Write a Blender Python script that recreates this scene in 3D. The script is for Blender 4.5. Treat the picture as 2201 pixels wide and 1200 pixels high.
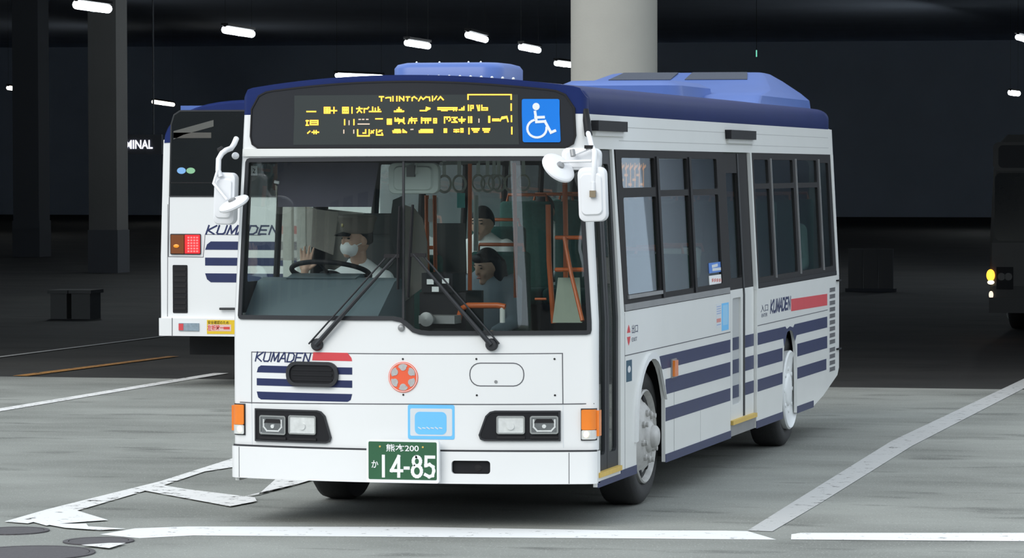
import bpy, bmesh, math, random
from mathutils import Vector, Matrix
random.seed(7)
for o in list(bpy.data.objects): bpy.data.objects.remove(o)
scn = bpy.context.scene
COL = scn.collection
PI = math.pi

# ------------------------------------------------------------------ camera
# world = bus frame: x across the front (towards the door side), y back along the bus, z up, ground z = 0
IW, IH = 2201, 1200
CF, CYAW, CPIT, PPX = 7381.47, 0.20177, -0.03191, 500.0
CP = Vector((6.15776, -19.9499, 2.16592))
cd = bpy.data.cameras.new('camera'); cam = bpy.data.objects.new('camera', cd); COL.objects.link(cam)
cam.location = CP; cam.rotation_euler = (PI/2 + CPIT, 0, CYAW)
cd.sensor_width = 36; cd.lens = CF/IW*36; cd.shift_x = -PPX/IW; cd.clip_end = 600
scn.camera = cam

# ------------------------------------------------------------------ light: an overcast sky, brighter towards a veiled sun
wd = bpy.data.worlds.new('overcast_sky'); scn.world = wd; wd.use_nodes = True
wn = wd.node_tree; wn.nodes.clear()
wo = wn.nodes.new('ShaderNodeOutputWorld'); wb = wn.nodes.new('ShaderNodeBackground')
wb.inputs[0].default_value = (0.80, 0.90, 1.0, 1); wb.inputs[1].default_value = 0.92
wn.links.new(wb.outputs[0], wo.inputs[0])
sd = bpy.data.lights.new('veiled_sun', 'SUN'); sd.energy = 1.2; sd.angle = math.radians(40); sd.color = (1, .97, .92)
sun = bpy.data.objects.new('veiled_sun', sd); COL.objects.link(sun)
sun.rotation_euler = Vector((0.32, 0.70, -0.62)).to_track_quat('-Z', 'Y').to_euler()
vs = scn.view_settings
vs.view_transform = 'Standard'; vs.look = 'None'; vs.gamma = 1; vs.use_curve_mapping = False; vs.exposure = 0.57
scn.cycles.transparent_max_bounces = 24
scn.cycles.max_bounces = 8

# ------------------------------------------------------------------ pixel of the photo -> point on a real surface
_fw0 = Vector((-math.sin(CYAW), math.cos(CYAW), 0)); _ri = Vector((math.cos(CYAW), math.sin(CYAW), 0)); _up0 = Vector((0, 0, 1))
_fw = math.cos(CPIT)*_fw0 + math.sin(CPIT)*_up0; _up = math.cos(CPIT)*_up0 - math.sin(CPIT)*_fw0
def ray(u, v): return _fw + _ri*((u-IW/2-PPX)/CF) - _up*((v-IH/2)/CF)
def hit(u, v, ax, val):
    d = ray(u, v); return CP + d*((val-CP[ax])/d[ax])
def at(u, v, y): return hit(u, v, 1, y)
def gp(u, v): p = hit(u, v, 2, 0); return (p.x, p.y)
def halfw(z): return 1.15 if z < 1.25 else 1.15 - 0.065*min(1, (z-1.25)/1.25)
def lean(z): return 0 if z < 1 else (z-1)*0.012
def bow(u):
    a = abs(u)
    if a <= 1.10: return -.10+.165*(a/1.10)**2
    return .065 + .05 - math.sqrt(max(0, .0025-(a-1.10)**2))
def fp(px, py):                                  # -> (u, z) on the bus front
    y = .05
    for _ in range(8):
        p = hit(px, py, 1, y); u = p.x*1.15/halfw(p.z); u = max(-1.15, min(1.15, u)); y = lean(p.z)+bow(u)
    return (u, p.z)
def sp(px, py):                                  # -> (y, z) on the bus door side
    x = 1.15
    for _ in range(8):
        p = hit(px, py, 0, x); x = halfw(p.z)
    return (p.y, p.z)
def MF(u, z, off): return Vector((u*halfw(z)/1.15, lean(z)+bow(u)-off, z))
def MS(y, z, off): return Vector((halfw(z)+off, y, z))
def ML(y, z, off): return Vector((-halfw(z)-off, y, z))
def MP(y0): return lambda x, z, off: Vector((x, y0-off, z))       # a plane facing the camera side
def MG(x, y, off): return Vector((x, y, off))

# ------------------------------------------------------------------ materials
MATS = {}
def pm(name, col, rough=.45, metal=0, var=.06, scale=6, bump=0, bscale=60, coat=0, emit=None, estr=0, spec=.5, fine=None):
    if name in MATS: return MATS[name]
    m = bpy.data.materials.new(name); m.use_nodes = True; nt = m.node_tree; b = nt.nodes['Principled BSDF']
    tc = nt.nodes.new('ShaderNodeTexCoord'); nz = nt.nodes.new('ShaderNodeTexNoise')
    nz.inputs['Scale'].default_value = scale; nz.inputs['Detail'].default_value = 5
    nt.links.new(tc.outputs['Object'], nz.inputs['Vector'])
    mx = nt.nodes.new('ShaderNodeMix'); mx.data_type = 'RGBA'
    mx.inputs[6].default_value = [min(1, c*(1-var)) for c in col] + [1]
    mx.inputs[7].default_value = [min(1, c*(1+var)) for c in col] + [1]
    nt.links.new(nz.outputs['Fac'], mx.inputs[0]); nt.links.new(mx.outputs[2], b.inputs['Base Color'])
    b.inputs['Roughness'].default_value = rough; b.inputs['Metallic'].default_value = metal
    b.inputs['Coat Weight'].default_value = coat; b.inputs['Coat Roughness'].default_value = .05
    b.inputs['Specular IOR Level'].default_value = spec
    if bump:
        n2 = nt.nodes.new('ShaderNodeTexNoise'); n2.inputs['Scale'].default_value = bscale; n2.inputs['Detail'].default_value = 4
        bp = nt.nodes.new('ShaderNodeBump'); bp.inputs['Strength'].default_value = bump; bp.inputs['Distance'].default_value = .01
        nt.links.new(tc.outputs['Object'], n2.inputs['Vector']); nt.links.new(n2.outputs['Fac'], bp.inputs['Height'])
        nt.links.new(bp.outputs[0], b.inputs['Normal'])
    if emit: b.inputs['Emission Color'].default_value = (*emit, 1); b.inputs['Emission Strength'].default_value = estr
    MATS[name] = m; return m
def glass(name, tint, refl=.05):
    m = bpy.data.materials.new(name); m.use_nodes = True; nt = m.node_tree; nt.nodes.clear()
    out = nt.nodes.new('ShaderNodeOutputMaterial'); tr = nt.nodes.new('ShaderNodeBsdfTransparent'); gl = nt.nodes.new('ShaderNodeBsdfGlossy')
    nz = nt.nodes.new('ShaderNodeTexNoise'); nz.inputs['Scale'].default_value = 1.3
    rp = nt.nodes.new('ShaderNodeMix'); rp.data_type = 'RGBA'
    rp.inputs[6].default_value = [c*.96 for c in tint] + [1]; rp.inputs[7].default_value = list(tint) + [1]
    nt.links.new(nz.outputs['Fac'], rp.inputs[0]); nt.links.new(rp.outputs[2], tr.inputs[0])
    gl.inputs['Roughness'].default_value = .01; gl.inputs[0].default_value = (1, 1, 1, 1)
    lw = nt.nodes.new('ShaderNodeLayerWeight'); lw.inputs[0].default_value = .5
    p5 = nt.nodes.new('ShaderNodeMath'); p5.operation = 'POWER'; p5.inputs[1].default_value = 5
    ma = nt.nodes.new('ShaderNodeMath'); ma.operation = 'MULTIPLY_ADD'; ma.inputs[1].default_value = 1-refl; ma.inputs[2].default_value = refl
    mx = nt.nodes.new('ShaderNodeMixShader')
    nt.links.new(lw.outputs['Facing'], p5.inputs[0]); nt.links.new(p5.outputs[0], ma.inputs[0]); nt.links.new(ma.outputs[0], mx.inputs[0])
    nt.links.new(tr.outputs[0], mx.inputs[1]); nt.links.new(gl.outputs[0], mx.inputs[2]); nt.links.new(mx.outputs[0], out.inputs[0])
    return m
WHITE = pm('white_coachwork', (.78, .78, .77), .32, var=.03, scale=2, coat=.3)
CREAM = pm('off_white_coachwork', (.74, .74, .71), .35, var=.04, scale=3, coat=.2)
NAVY = pm('navy_coachwork', (.009, .021, .110), .45, var=.12, scale=3, spec=.18)
NAVYD = pm('navy_stripe', (.016, .024, .088), .38, var=.15, scale=9)
ROOFB = pm('pale_blue_roof', (.075, .145, .42), .38, var=.10, scale=3)  # paler blue for the units on the roofs
RUB = pm('black_rubber', (.018, .019, .022), .55, var=.2)
BLK = pm('black_plastic', (.011, .011, .013), .55, var=.2, spec=.25)
BLKP = pm('black_panel', (.013, .014, .018), .45, var=.2, scale=2, spec=.35)
DGREY = pm('dark_grey_metal', (.022, .021, .022), .6, var=.15, spec=.15)
GREYM = pm('grey_metal', (.30, .30, .30), .4, metal=.4, var=.15)
CHROME = pm('chrome', (.75, .75, .75), .15, metal=1, var=.05)
AMBER = pm('amber_lens', (.85, .22, .02), .2, var=.1, coat=.6)
CLEAR = pm('clear_lens', (.70, .71, .69), .15, metal=.15, var=.22, scale=30, coat=.6)
REFLB = pm('reflector_bowl', (.30, .31, .32), .12, metal=.8, var=.4, scale=14, coat=1)
GLOW = pm('lit_bulb', (1, .85, .6), .3, emit=(1, .82, .5), estr=2.2)
AGLOW = pm('lit_amber_lamp', (1, .4, .02), .3, emit=(1, .30, .02), estr=3.5)
RED = pm('red_marking', (.62, .06, .07), .4, var=.08)
ORED = pm('orange_red_enamel', (.80, .12, .05), .35, var=.08)
PETAL = pm('silver_petal', (.50, .48, .47), .35, metal=.2, var=.25, scale=50)
SKYB = pm('light_blue_print', (.16, .52, .88), .4, var=.05)
PALEB = pm('pale_print', (.66, .68, .70), .4, var=.03)
SIGNB = pm('sign_blue', (.0, .19, .72), .35, var=.04)
PRINTW = pm('white_print', (.85, .85, .85), .4, var=.02)
PLATEG = pm('plate_green', (.028, .11, .05), .4, var=.08)
LED = pm('led_amber', (1, .45, .05), .4, emit=(1, .42, .03), estr=1.55)
LEDD = pm('led_dim', (.5, .42, .35), .4, emit=(.8, .55, .35), estr=.35)
LEDG = pm('led_window', (.026, .032, .031), .35, var=.1, scale=3)
TYRE = pm('tyre_rubber', (.028, .028, .028), .8, var=.2, scale=20, bump=.2, bscale=120)
RIMW = pm('painted_rim', (.78, .79, .78), .4, var=.10, scale=12)
RIMS = pm('worn_rim', (.48, .47, .45), .45, metal=.1, var=.25, scale=25)
YEL = pm('yellow_step', (.62, .42, .10), .6, var=.15, scale=20)
UNDER = pm('underbody', (.012, .012, .013), .9, var=.2)
ORPOLE = pm('orange_handrail', (.50, .11, .025), .35, var=.12)
TEAL = pm('teal_moquette', (.032, .10, .088), .9, var=.25, scale=40)
INTW = pm('cabin_panel', (.58, .60, .57), .6, var=.05)
INTD = pm('cabin_dark', (.10, .10, .10), .7, var=.1)
FLOORM = pm('cabin_floor', (.07, .075, .08), .7, var=.1)
DASH = pm('dashboard_grey', (.10, .135, .15), .6, var=.1, scale=5)
SKIN = pm('skin', (.62, .39, .29), .55, var=.06)
SKINP = pm('palm_skin', (.62, .38, .29), .55, var=.06)
HAIR = pm('black_hair', (.012, .011, .012), .5, var=.3, scale=60, bump=.4, bscale=90)
SHIRT = pm('white_shirt', (.90, .92, .92), .8, var=.05, bump=.3, bscale=18)
SHIRTB = pm('pale_blue_shirt', (.42, .60, .62), .8, var=.06, bump=.3, bscale=18)
GREYCL = pm('grey_top', (.30, .36, .42), .8, var=.15, bump=.3, bscale=18)
TROU = pm('navy_trousers', (.02, .025, .04), .8, var=.1)
MASKM = pm('paper_mask', (.90, .91, .91), .7, var=.03)
CAPM = pm('grey_cap', (.21, .18, .155), .7, var=.1)
GL = glass('windscreen_glass', (.96, .985, .975), .05)
GS = glass('side_glass', (.74, .81, .77), .07)
GC = glass('driver_side_glass', (.90, .95, .93), .06)
GD = glass('dark_rear_glass', (.16, .18, .19), .06)
SCREEN = pm('driver_screen', (.42, .38, .34), .5, var=.15, scale=6); SCREEN.node_tree.nodes['Principled BSDF'].inputs['Alpha'].default_value = .38

# ------------------------------------------------------------------ geometry helpers
class B:
    def __init__(s): s.v = []; s.f = []
    def add(s, vs_, fs):
        n = len(s.v); s.v += [tuple(p) for p in vs_]; s.f += [tuple(i+n for i in f) for f in fs]; return s
    def box(s, c, d, M=None, taper=1):
        x, y, z = d[0]/2, d[1]/2, d[2]/2; P = []
        for k in (-1, 1):
            t = 1 if k < 0 else taper
            for (i, j) in ((-1, -1), (1, -1), (1, 1), (-1, 1)):
                p = Vector((i*x*t, j*y*t, k*z)); P.append((M @ p if M else p) + Vector(c))
        return s.add(P, [(0, 3, 2, 1), (4, 5, 6, 7), (0, 1, 5, 4), (1, 2, 6, 5), (2, 3, 7, 6), (3, 0, 4, 7)])
    def bbox(s, a, b): return s.box([(a[i]+b[i])/2 for i in range(3)], [abs(b[i]-a[i]) for i in range(3)])
    def tube(s, path, r, n=8, caps=True):
        path = [Vector(p) for p in path]; R = r if isinstance(r, (list, tuple)) else [r]*len(path)
        rings = []; prev = None
        for i, p in enumerate(path):
            t = (path[min(i+1, len(path)-1)] - path[max(i-1, 0)]).normalized()
            a = prev if prev is not None else (Vector((0, 0, 1)) if abs(t.z) < .9 else Vector((1, 0, 0)))
            a = (a - t*a.dot(t)).normalized(); prev = a; b = t.cross(a)
            rings.append([p + (a*math.cos(2*PI*k/n) + b*math.sin(2*PI*k/n))*R[i] for k in range(n)])
        return s.rings(rings, caps)
    def rings(s, rings, caps=True):
        n = len(rings[0]); P = [q for r in rings for q in r]; Fc = []
        for i in range(len(rings)-1):
            for k in range(n):
                k2 = (k+1) % n; Fc.append((i*n+k, i*n+k2, (i+1)*n+k2, (i+1)*n+k))
        if caps: Fc.append(tuple(range(n-1, -1, -1))); Fc.append(tuple((len(rings)-1)*n+k for k in range(n)))
        return s.add(P, Fc)
    def lathe(s, prof, M, n=32):                    # prof (r, h): h along M's z
        return s.rings([[M @ Vector((max(r, 1e-4)*math.cos(2*PI*k/n), max(r, 1e-4)*math.sin(2*PI*k/n), h)) for k in range(n)] for r, h in prof], True)
    def ell(s, c, rad, M=None, n=16, m=10, fn=None):
        rings = []
        for i in range(m+1):
            th = PI*i/m; th = max(.02, min(PI-.02, th)); ring = []
            for k in range(n):
                p = Vector((math.sin(th)*math.cos(2*PI*k/n), math.sin(th)*math.sin(2*PI*k/n), math.cos(th)))
                if fn: p = fn(p)
                p = Vector((p.x*rad[0], p.y*rad[1], p.z*rad[2])); ring.append((M @ p if M else p) + Vector(c))
            rings.append(ring)
        return s.rings(rings, True)
    def caps_(s, a, b, ra, rb, n=10):               # tapered limb with round ends
        s.tube([a, b], [ra, rb], n); s.ell(a, (ra,)*3, n=n, m=6); s.ell(b, (rb,)*3, n=n, m=6); return s
    def prism(s, poly, fn, o0, o1):
        n = len(poly); P = [fn(a, b, o0) for a, b in poly] + [fn(a, b, o1) for a, b in poly]
        return s.add(P, [tuple(range(n-1, -1, -1)), tuple(range(n, 2*n))] + [(i, (i+1) % n, n+(i+1) % n, n+i) for i in range(n)])
    def build(s, name, mat, parent=None, smooth=None, mods=None):
        me = bpy.data.meshes.new(name); me.from_pydata(s.v, [], s.f); me.update()
        bm = bmesh.new(); bm.from_mesh(me); bmesh.ops.recalc_face_normals(bm, faces=bm.faces[:]); bm.to_mesh(me); bm.free()
        return link(name, me, mat, parent, smooth)
def link(name, me, mat, parent=None, smooth=None):
    me.materials.clear(); me.materials.append(mat)
    o = bpy.data.objects.new(name, me); COL.objects.link(o)
    if parent:
        o.parent = parent
        if 'base' in parent: o.matrix_parent_inverse = Matrix.Translation(-Vector(parent['base']))
    if smooth is not None:
        for p in me.polygons: p.use_smooth = True
        me.set_sharp_from_angle(angle=math.radians(smooth))
    return o
def frange(a, b, st):
    n = max(1, int(math.ceil((b-a)/st))); return [a+(b-a)*i/n for i in range(n+1)]
UL = [-1.148, -1.143, -1.13, -1.115] + [-1.1+.1*k for k in range(23)] + [1.115, 1.13, 1.143, 1.148]
def inset(poly, d):
    ar = sum(poly[i][0]*poly[(i+1) % len(poly)][1]-poly[(i+1) % len(poly)][0]*poly[i][1] for i in range(len(poly)))
    sg = 1 if ar > 0 else -1; out = []; n = len(poly)
    for i in range(n):
        p, q, r = Vector(poly[i-1]), Vector(poly[i]), Vector(poly[(i+1) % n])
        a = (q-p).normalized(); c = (r-q).normalized(); n1 = Vector((-a.y, a.x))*sg; n2 = Vector((-c.y, c.x))*sg
        m = (n1+n2).normalized(); k = d/max(.35, m.dot(n1)); out.append(tuple(q+m*k))
    return out
def clip(poly, u0, keep_less):
    out = []; n = len(poly); ins = (lambda p: p[0] <= u0) if keep_less else (lambda p: p[0] >= u0)
    for i in range(n):
        p, q = poly[i], poly[(i+1) % n]
        if ins(p): out.append(p)
        if ins(p) != ins(q):
            t_ = (u0-p[0])/(q[0]-p[0]); out.append((u0, p[1]+t_*(q[1]-p[1])))
    return out
def sheet(name, outer, mat, parent, fn, off=0., thick=.004, holes=(), us=None, vs_=(), smooth=30):
    """flat outline (with holes) laid on a curved surface fn(a, b, off), given thickness"""
    bm = bmesh.new(); es = []
    for lp in [outer]+list(holes):
        V = [bm.verts.new((a, b, 0)) for a, b in lp]
        es += [bm.edges.new((V[i], V[(i+1) % len(V)])) for i in range(len(V))]
    bmesh.ops.triangle_fill(bm, use_beauty=True, use_dissolve=False, edges=es)
    if us is None: us = UL if fn is MF else ()
    lo = min(a for a, b in outer); hi = max(a for a, b in outer)
    for k in us:
        if lo+1e-4 < k < hi-1e-4:
            bmesh.ops.bisect_plane(bm, geom=bm.verts[:]+bm.edges[:]+bm.faces[:], plane_co=(k, 0, 0), plane_no=(1, 0, 0))
    vv = list(vs_)
    if fn in (MS, ML, MF): vv += [1.0, 1.25, 2.5]
    lo = min(b for a, b in outer); hi = max(b for a, b in outer)
    for k in vv:
        if lo+1e-4 < k < hi-1e-4:
            bmesh.ops.bisect_plane(bm, geom=bm.verts[:]+bm.edges[:]+bm.faces[:], plane_co=(0, k, 0), plane_no=(0, 1, 0))
    bmesh.ops.remove_doubles(bm, verts=bm.verts[:], dist=1e-5)
    bm.verts.index_update(); P = [v.co.copy() for v in bm.verts]; n = len(P)
    Fc = [tuple(v.index for v in f.verts) for f in bm.faces]
    bd = [(e.verts[0].index, e.verts[1].index) for e in bm.edges if len(e.link_faces) == 1]; bm.free()
    b = B(); b.v = [tuple(fn(p.x, p.y, off+thick)) for p in P] + [tuple(fn(p.x, p.y, off)) for p in P]
    b.f = Fc + [tuple(i+n for i in reversed(f)) for f in Fc] + [(i, j, n+j, n+i) for i, j in bd]
    return b.build(name, mat, parent, smooth)
def rr(x0, z0, x1, z1, r, n=5):                    # rounded rectangle outline
    x0, x1 = min(x0, x1), max(x0, x1); z0, z1 = min(z0, z1), max(z0, z1); P = []
    for cx, cz, a0 in ((x1-r, z1-r, 0), (x0+r, z1-r, PI/2), (x0+r, z0+r, PI), (x1-r, z0+r, 3*PI/2)):
        for k in range(n+1): P.append((cx+r*math.cos(a0+PI/2*k/n), cz+r*math.sin(a0+PI/2*k/n)))
    return P
def rect(x0, z0, x1, z1): return [(x0, z0), (x1, z0), (x1, z1), (x0, z1)]
def circ(cx, cz, r, n=24, rz=None): return [(cx+r*math.cos(2*PI*k/n), cz+(rz or r)*math.sin(2*PI*k/n)) for k in range(n)]
def fr(px0, py0, px1, py1, r=0):                   # rectangle on the bus front from two pixels
    a = fp(px0, py0); b = fp(px1, py1); return rr(*a, *b, r) if r else rect(min(a[0], b[0]), min(a[1], b[1]), max(a[0], b[0]), max(a[1], b[1]))
def strokes(name, lines, w, mat, parent, fn, off, thick=.002, round_=True):
    b = B(); c = 0
    for ln in lines:
        for i in range(len(ln)-1):
            p, q = Vector(ln[i]), Vector(ln[i+1]); d = (q-p); L = d.length
            if L < 1e-6: continue
            d.normalize(); n_ = Vector((-d.y, d.x))*w/2; e = d*(w/2 if round_ else 0)
            m = max(1, int(math.ceil(L/.06))) if fn in (MF, MBm, MS) else 1; c += 1; o = off+thick+.00012*(c % 7)
            pts = [p-e] + [p+d*L*k/m for k in range(1, m)] + [q+e]
            poly = [tuple(x+n_) for x in pts] + [tuple(x-n_) for x in reversed(pts)]; n2 = len(pts); N = 2*n2
            P = [fn(a, b_, off) for a, b_ in poly] + [fn(a, b_, o) for a, b_ in poly]
            F_ = [(k, k+1, N-2-k, N-1-k) for k in range(n2-1)]
            b.add(P, F_ + [tuple(N+j for j in f) for f in F_] + [(k, (k+1) % N, N+(k+1) % N, N+k) for k in range(N)])
    return b.build(name, mat, parent)
def MBm(u, z, off):                                # the bumper's own bowed face
    a = abs(u); y = -.125+.155*(a/1.1)**2
    if a > 1.11: y += .03*((a-1.11)/.045)**3
    return Vector((u, y-off, z))
def text(name, body, a0, b0, width, height, mat, parent, fn, off, shear=0, bold=0):
    c = bpy.data.curves.new('t', 'FONT'); c.body = body; c.shear = shear; c.offset = bold; c.resolution_u = 4
    o = bpy.data.objects.new('t', c); COL.objects.link(o)
    me = bpy.data.meshes.new_from_object(o.evaluated_get(bpy.context.evaluated_depsgraph_get()))
    bpy.data.objects.remove(o)
    xs = [v.co.x for v in me.vertices]; ys = [v.co.y for v in me.vertices]
    x0, x1, y0, y1 = min(xs), max(xs), min(ys), max(ys)
    for v in me.vertices:
        v.co = fn(a0+(v.co.x-x0)/(x1-x0)*width, b0+(v.co.y-y0)/(y1-y0)*height, off)
    me.update(); return link(name, me, mat, parent)
def kumaden(a0, b0, width, height, w, parent, fn, off, mat=None):
    L = {'K': [[(0, 0), (0, 1)], [(.75, 1), (.05, .45), (.75, 0)]], 'U': [[(0, 1), (0, .15), (.15, 0), (.6, 0), (.75, .15), (.75, 1)]],
         'M': [[(0, 0), (.08, 1), (.42, .1), (.78, 1), (.85, 0)]], 'A': [[(0, 0), (.4, 1), (.5, 1), (.8, 0)], [(.2, .35), (.7, .35)]],
         'D': [[(0, 0), (0, 1), (.5, 1), (.75, .75), (.75, .25), (.5, 0), (0, 0)]], 'E': [[(.7, 1), (0, 1), (0, 0), (.7, 0)], [(0, .5), (.6, .5)]],
         'N': [[(0, 0), (0, 1), (.7, 0), (.7, 1)]]}
    ls = []
    for i, ch in enumerate('KUMADEN'):
        for ln in L[ch]:
            ls.append([(a0+((i*1.02+x+.28*z)/(6*1.02+.7+.28))*width, b0+z*height) for x, z in ln])
    return strokes('lettering', ls, w, mat or NAVYD, parent, fn, off, .0015)
def thing(name, label, cat, base=(0, 0, 0), group=None):
    o = bpy.data.objects.new(name, None); COL.objects.link(o); o.location = base; o['base'] = list(base); o.empty_display_size = .3
    o['label'] = label; o['category'] = cat
    if group: o['group'] = group
    return o
def tag(o, label, cat, group=None):
    o['label'] = label; o['category'] = cat
    if group: o['group'] = group
    return o
def struct(o): o['kind'] = 'structure'; return o

# ================================================================== the place: forecourt, terminal hall
def asphalt(name, col, dark, speck):
    m = bpy.data.materials.new(name); m.use_nodes = True; nt = m.node_tree; b = nt.nodes['Principled BSDF']; N = nt.nodes.new
    tc = N('ShaderNodeTexCoord')
    def noise(sc, det, st=None, sy=1):
        mp = N('ShaderNodeMapping'); mp.inputs['Scale'].default_value = (1, sy, 1); nt.links.new(tc.outputs['Object'], mp.inputs[0])
        n = N('ShaderNodeTexNoise'); n.inputs['Scale'].default_value = sc; n.inputs['Detail'].default_value = det; nt.links.new(mp.outputs[0], n.inputs['Vector']); return n
    def ramp(src, lo, hi):
        r = N('ShaderNodeMapRange'); r.inputs[1].default_value = lo; r.inputs[2].default_value = hi; nt.links.new(src.outputs[0], r.inputs[0]); return r
    def mix(f, a, c2):
        x = N('ShaderNodeMix'); x.data_type = 'RGBA'; nt.links.new(f.outputs[0], x.inputs[0])
        if isinstance(a, tuple): x.inputs[6].default_value = (*a, 1)
        else: nt.links.new(a.outputs[2], x.inputs[6])
        x.inputs[7].default_value = (*c2, 1); return x
    big = mix(ramp(noise(.5, 8, sy=1.8), .36, .66), col, dark)
    st_ = mix(ramp(noise(1.0, 9, sy=2.6), .57, .76), big, tuple(c*.5 for c in dark))
    sp1 = mix(ramp(noise(70, 2), .62, .72), st_, tuple(min(1, c*speck) for c in col))
    sp2 = mix(ramp(noise(45, 3), .66, .74), sp1, tuple(c*.35 for c in col))
    nt.links.new(sp2.outputs[2], b.inputs['Base Color']); b.inputs['Roughness'].default_value = .85; b.inputs['Specular IOR Level'].default_value = .25
    n2 = noise(110, 3); bp = N('ShaderNodeBump'); bp.inputs['Strength'].default_value = .5; bp.inputs['Distance'].default_value = .006
    nt.links.new(n2.outputs['Fac'], bp.inputs['Height']); nt.links.new(bp.outputs[0], b.inputs['Normal'])
    return m
def worn_paint(name, col, thr, soft=.06):
    m = bpy.data.materials.new(name); m.use_nodes = True; nt = m.node_tree; b = nt.nodes['Principled BSDF']; N = nt.nodes.new
    b.inputs['Base Color'].default_value = (*col, 1); b.inputs['Roughness'].default_value = .7
    tc = N('ShaderNodeTexCoord'); n = N('ShaderNodeTexNoise'); n.inputs['Scale'].default_value = 9; n.inputs['Detail'].default_value = 9; n.inputs['Roughness'].default_value = .72
    nt.links.new(tc.outputs['Object'], n.inputs['Vector']); r = N('ShaderNodeMapRange'); r.inputs[1].default_value = thr; r.inputs[2].default_value = thr+soft
    nt.links.new(n.outputs['Fac'], r.inputs[0]); nt.links.new(r.outputs[0], b.inputs['Alpha']); return m
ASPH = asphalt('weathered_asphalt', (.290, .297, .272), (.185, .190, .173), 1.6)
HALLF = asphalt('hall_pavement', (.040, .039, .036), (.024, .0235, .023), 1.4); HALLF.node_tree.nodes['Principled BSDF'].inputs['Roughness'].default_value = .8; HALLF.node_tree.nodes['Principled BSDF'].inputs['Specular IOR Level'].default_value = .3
PAINT = worn_paint('road_paint', (.76, .76, .75), .345)
PAINTW = worn_paint('worn_road_paint', (.74, .73, .71), .39)
PAINTF = worn_paint('faded_road_paint', (.46, .46, .45), .36)
PAINTO = worn_paint('orange_road_paint', (.36, .17, .035), .40)
CONC = pm('smooth_concrete', (.34, .33, .295), .8, var=.07, scale=3, bump=.15, bscale=40)
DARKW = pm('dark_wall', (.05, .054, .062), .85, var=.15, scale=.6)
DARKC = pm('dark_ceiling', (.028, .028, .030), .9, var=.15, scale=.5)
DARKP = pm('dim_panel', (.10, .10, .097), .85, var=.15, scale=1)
IRON = pm('cast_iron', (.085, .078, .082), .6, metal=.2, var=.25, scale=30, bump=.6, bscale=70)

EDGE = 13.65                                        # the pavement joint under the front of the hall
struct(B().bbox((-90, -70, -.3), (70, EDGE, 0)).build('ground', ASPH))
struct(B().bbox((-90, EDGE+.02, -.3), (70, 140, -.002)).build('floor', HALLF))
HX = 4.0                                            # the hall's open corner at the right
HALLW = pm('hall_wall', (.60, .69, .84), .9, var=.12, scale=.4)
struct(B().bbox((-80, 13.9, 8.0), (HX, 135, 8.5)).build('ceiling', HALLW))
struct(B().bbox((-80, 134.5, -.002), (HX, 135, 8.0)).build('wall_back', HALLW))
struct(B().bbox((-80.5, 13.9, -.002), (-80, 135, 8.5)).build('wall_left', HALLW))
struct(B().bbox((HX, 13.9, -.002), (HX+.3, 135, 8.5)).build('wall_right', HALLW))
struct(B().bbox((-80.5, 13.5, 4.12), (HX+.3, 13.9, 9.0)).build('trim_1', CONC))  # unseen header beam, added to cut the daylight reaching into the hall
# street frontage across the road and beyond the hall's corner, unseen, added for what the bus glass mirrors
FRONT = pm('street_frontage', (.16, .155, .15), .8, var=.25, scale=.25); FRWIN = pm('frontage_window', (.05, .06, .07), .2, var=.3)
def frontage(name, x0, x1, y0, y1, h, face):
    o = struct(B().bbox((x0, y0, -.002), (x1, y1, h)).build(name, FRONT))
    n = int((x1-x0)//4); b = B()
    for k in range(n):
        for f in range(int(h//3.6)):
            xa = x0+1+(x1-x0-2)*k/n; b.bbox((xa, (y1 if face > 0 else y0)-.05, 1+f*3.6), (xa+2.6, (y1 if face > 0 else y0)+.05, 3+f*3.6))
    b.build('windows', FRWIN, o)['kind'] = 'stuff'
frontage('wall_front', -75, 6.0, -62, -50, 8.5, 1)
frontage('wall_street', 9.6, 68, -62, -50, 8, 1)
frontage('wall_corner', 14, 60, 80, 95, 7, -1)

# concrete column by the island
CY_ = 12.75; c0 = at(1320, 165, CY_); colr = .423
t = thing('concrete_column', 'tall round pale concrete column rising behind the front bus', 'column', (c0.x, CY_, 0))
b = B(); b.lathe([(colr, 0), (colr, 7.0)], Matrix.Translation((c0.x, CY_, 0)), 48); b.build('shaft', CONC, t, 40)
b = B(); b.lathe([(colr+.05, 0), (colr+.05, .16), (colr+.004, .2), (colr+.004, 0)], Matrix.Translation((c0.x, CY_, 0)), 48); b.build('plinth', CONC, t, 40)

# far columns and low structures in the dark
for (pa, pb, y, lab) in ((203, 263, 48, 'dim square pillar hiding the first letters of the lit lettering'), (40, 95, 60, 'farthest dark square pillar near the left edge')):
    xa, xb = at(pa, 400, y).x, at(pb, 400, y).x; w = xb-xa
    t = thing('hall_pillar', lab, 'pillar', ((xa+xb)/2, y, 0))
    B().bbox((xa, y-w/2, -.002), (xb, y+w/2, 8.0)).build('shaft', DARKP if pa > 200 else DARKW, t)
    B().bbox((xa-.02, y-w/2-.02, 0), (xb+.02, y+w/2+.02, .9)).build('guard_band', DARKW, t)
p0 = at(1822, 535, 40); p1 = at(1920, 535, 40)
t = thing('wall_panel', 'dim grey screen wall in the hall right of the front bus', 'screen wall', (p0.x, 40, 0))
for k in range(3):
    B().bbox((p0.x+(p1.x-p0.x)*k/3+.01, 40, .05), (p0.x+(p1.x-p0.x)*(k+1)/3-.01, 40.08, p0.z)).build('panel', DARKP, t)
B().bbox((p0.x-.04, 39.97, 0), (p1.x+.04, 40.11, .06)).build('base_rail', DARKW, t)
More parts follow.
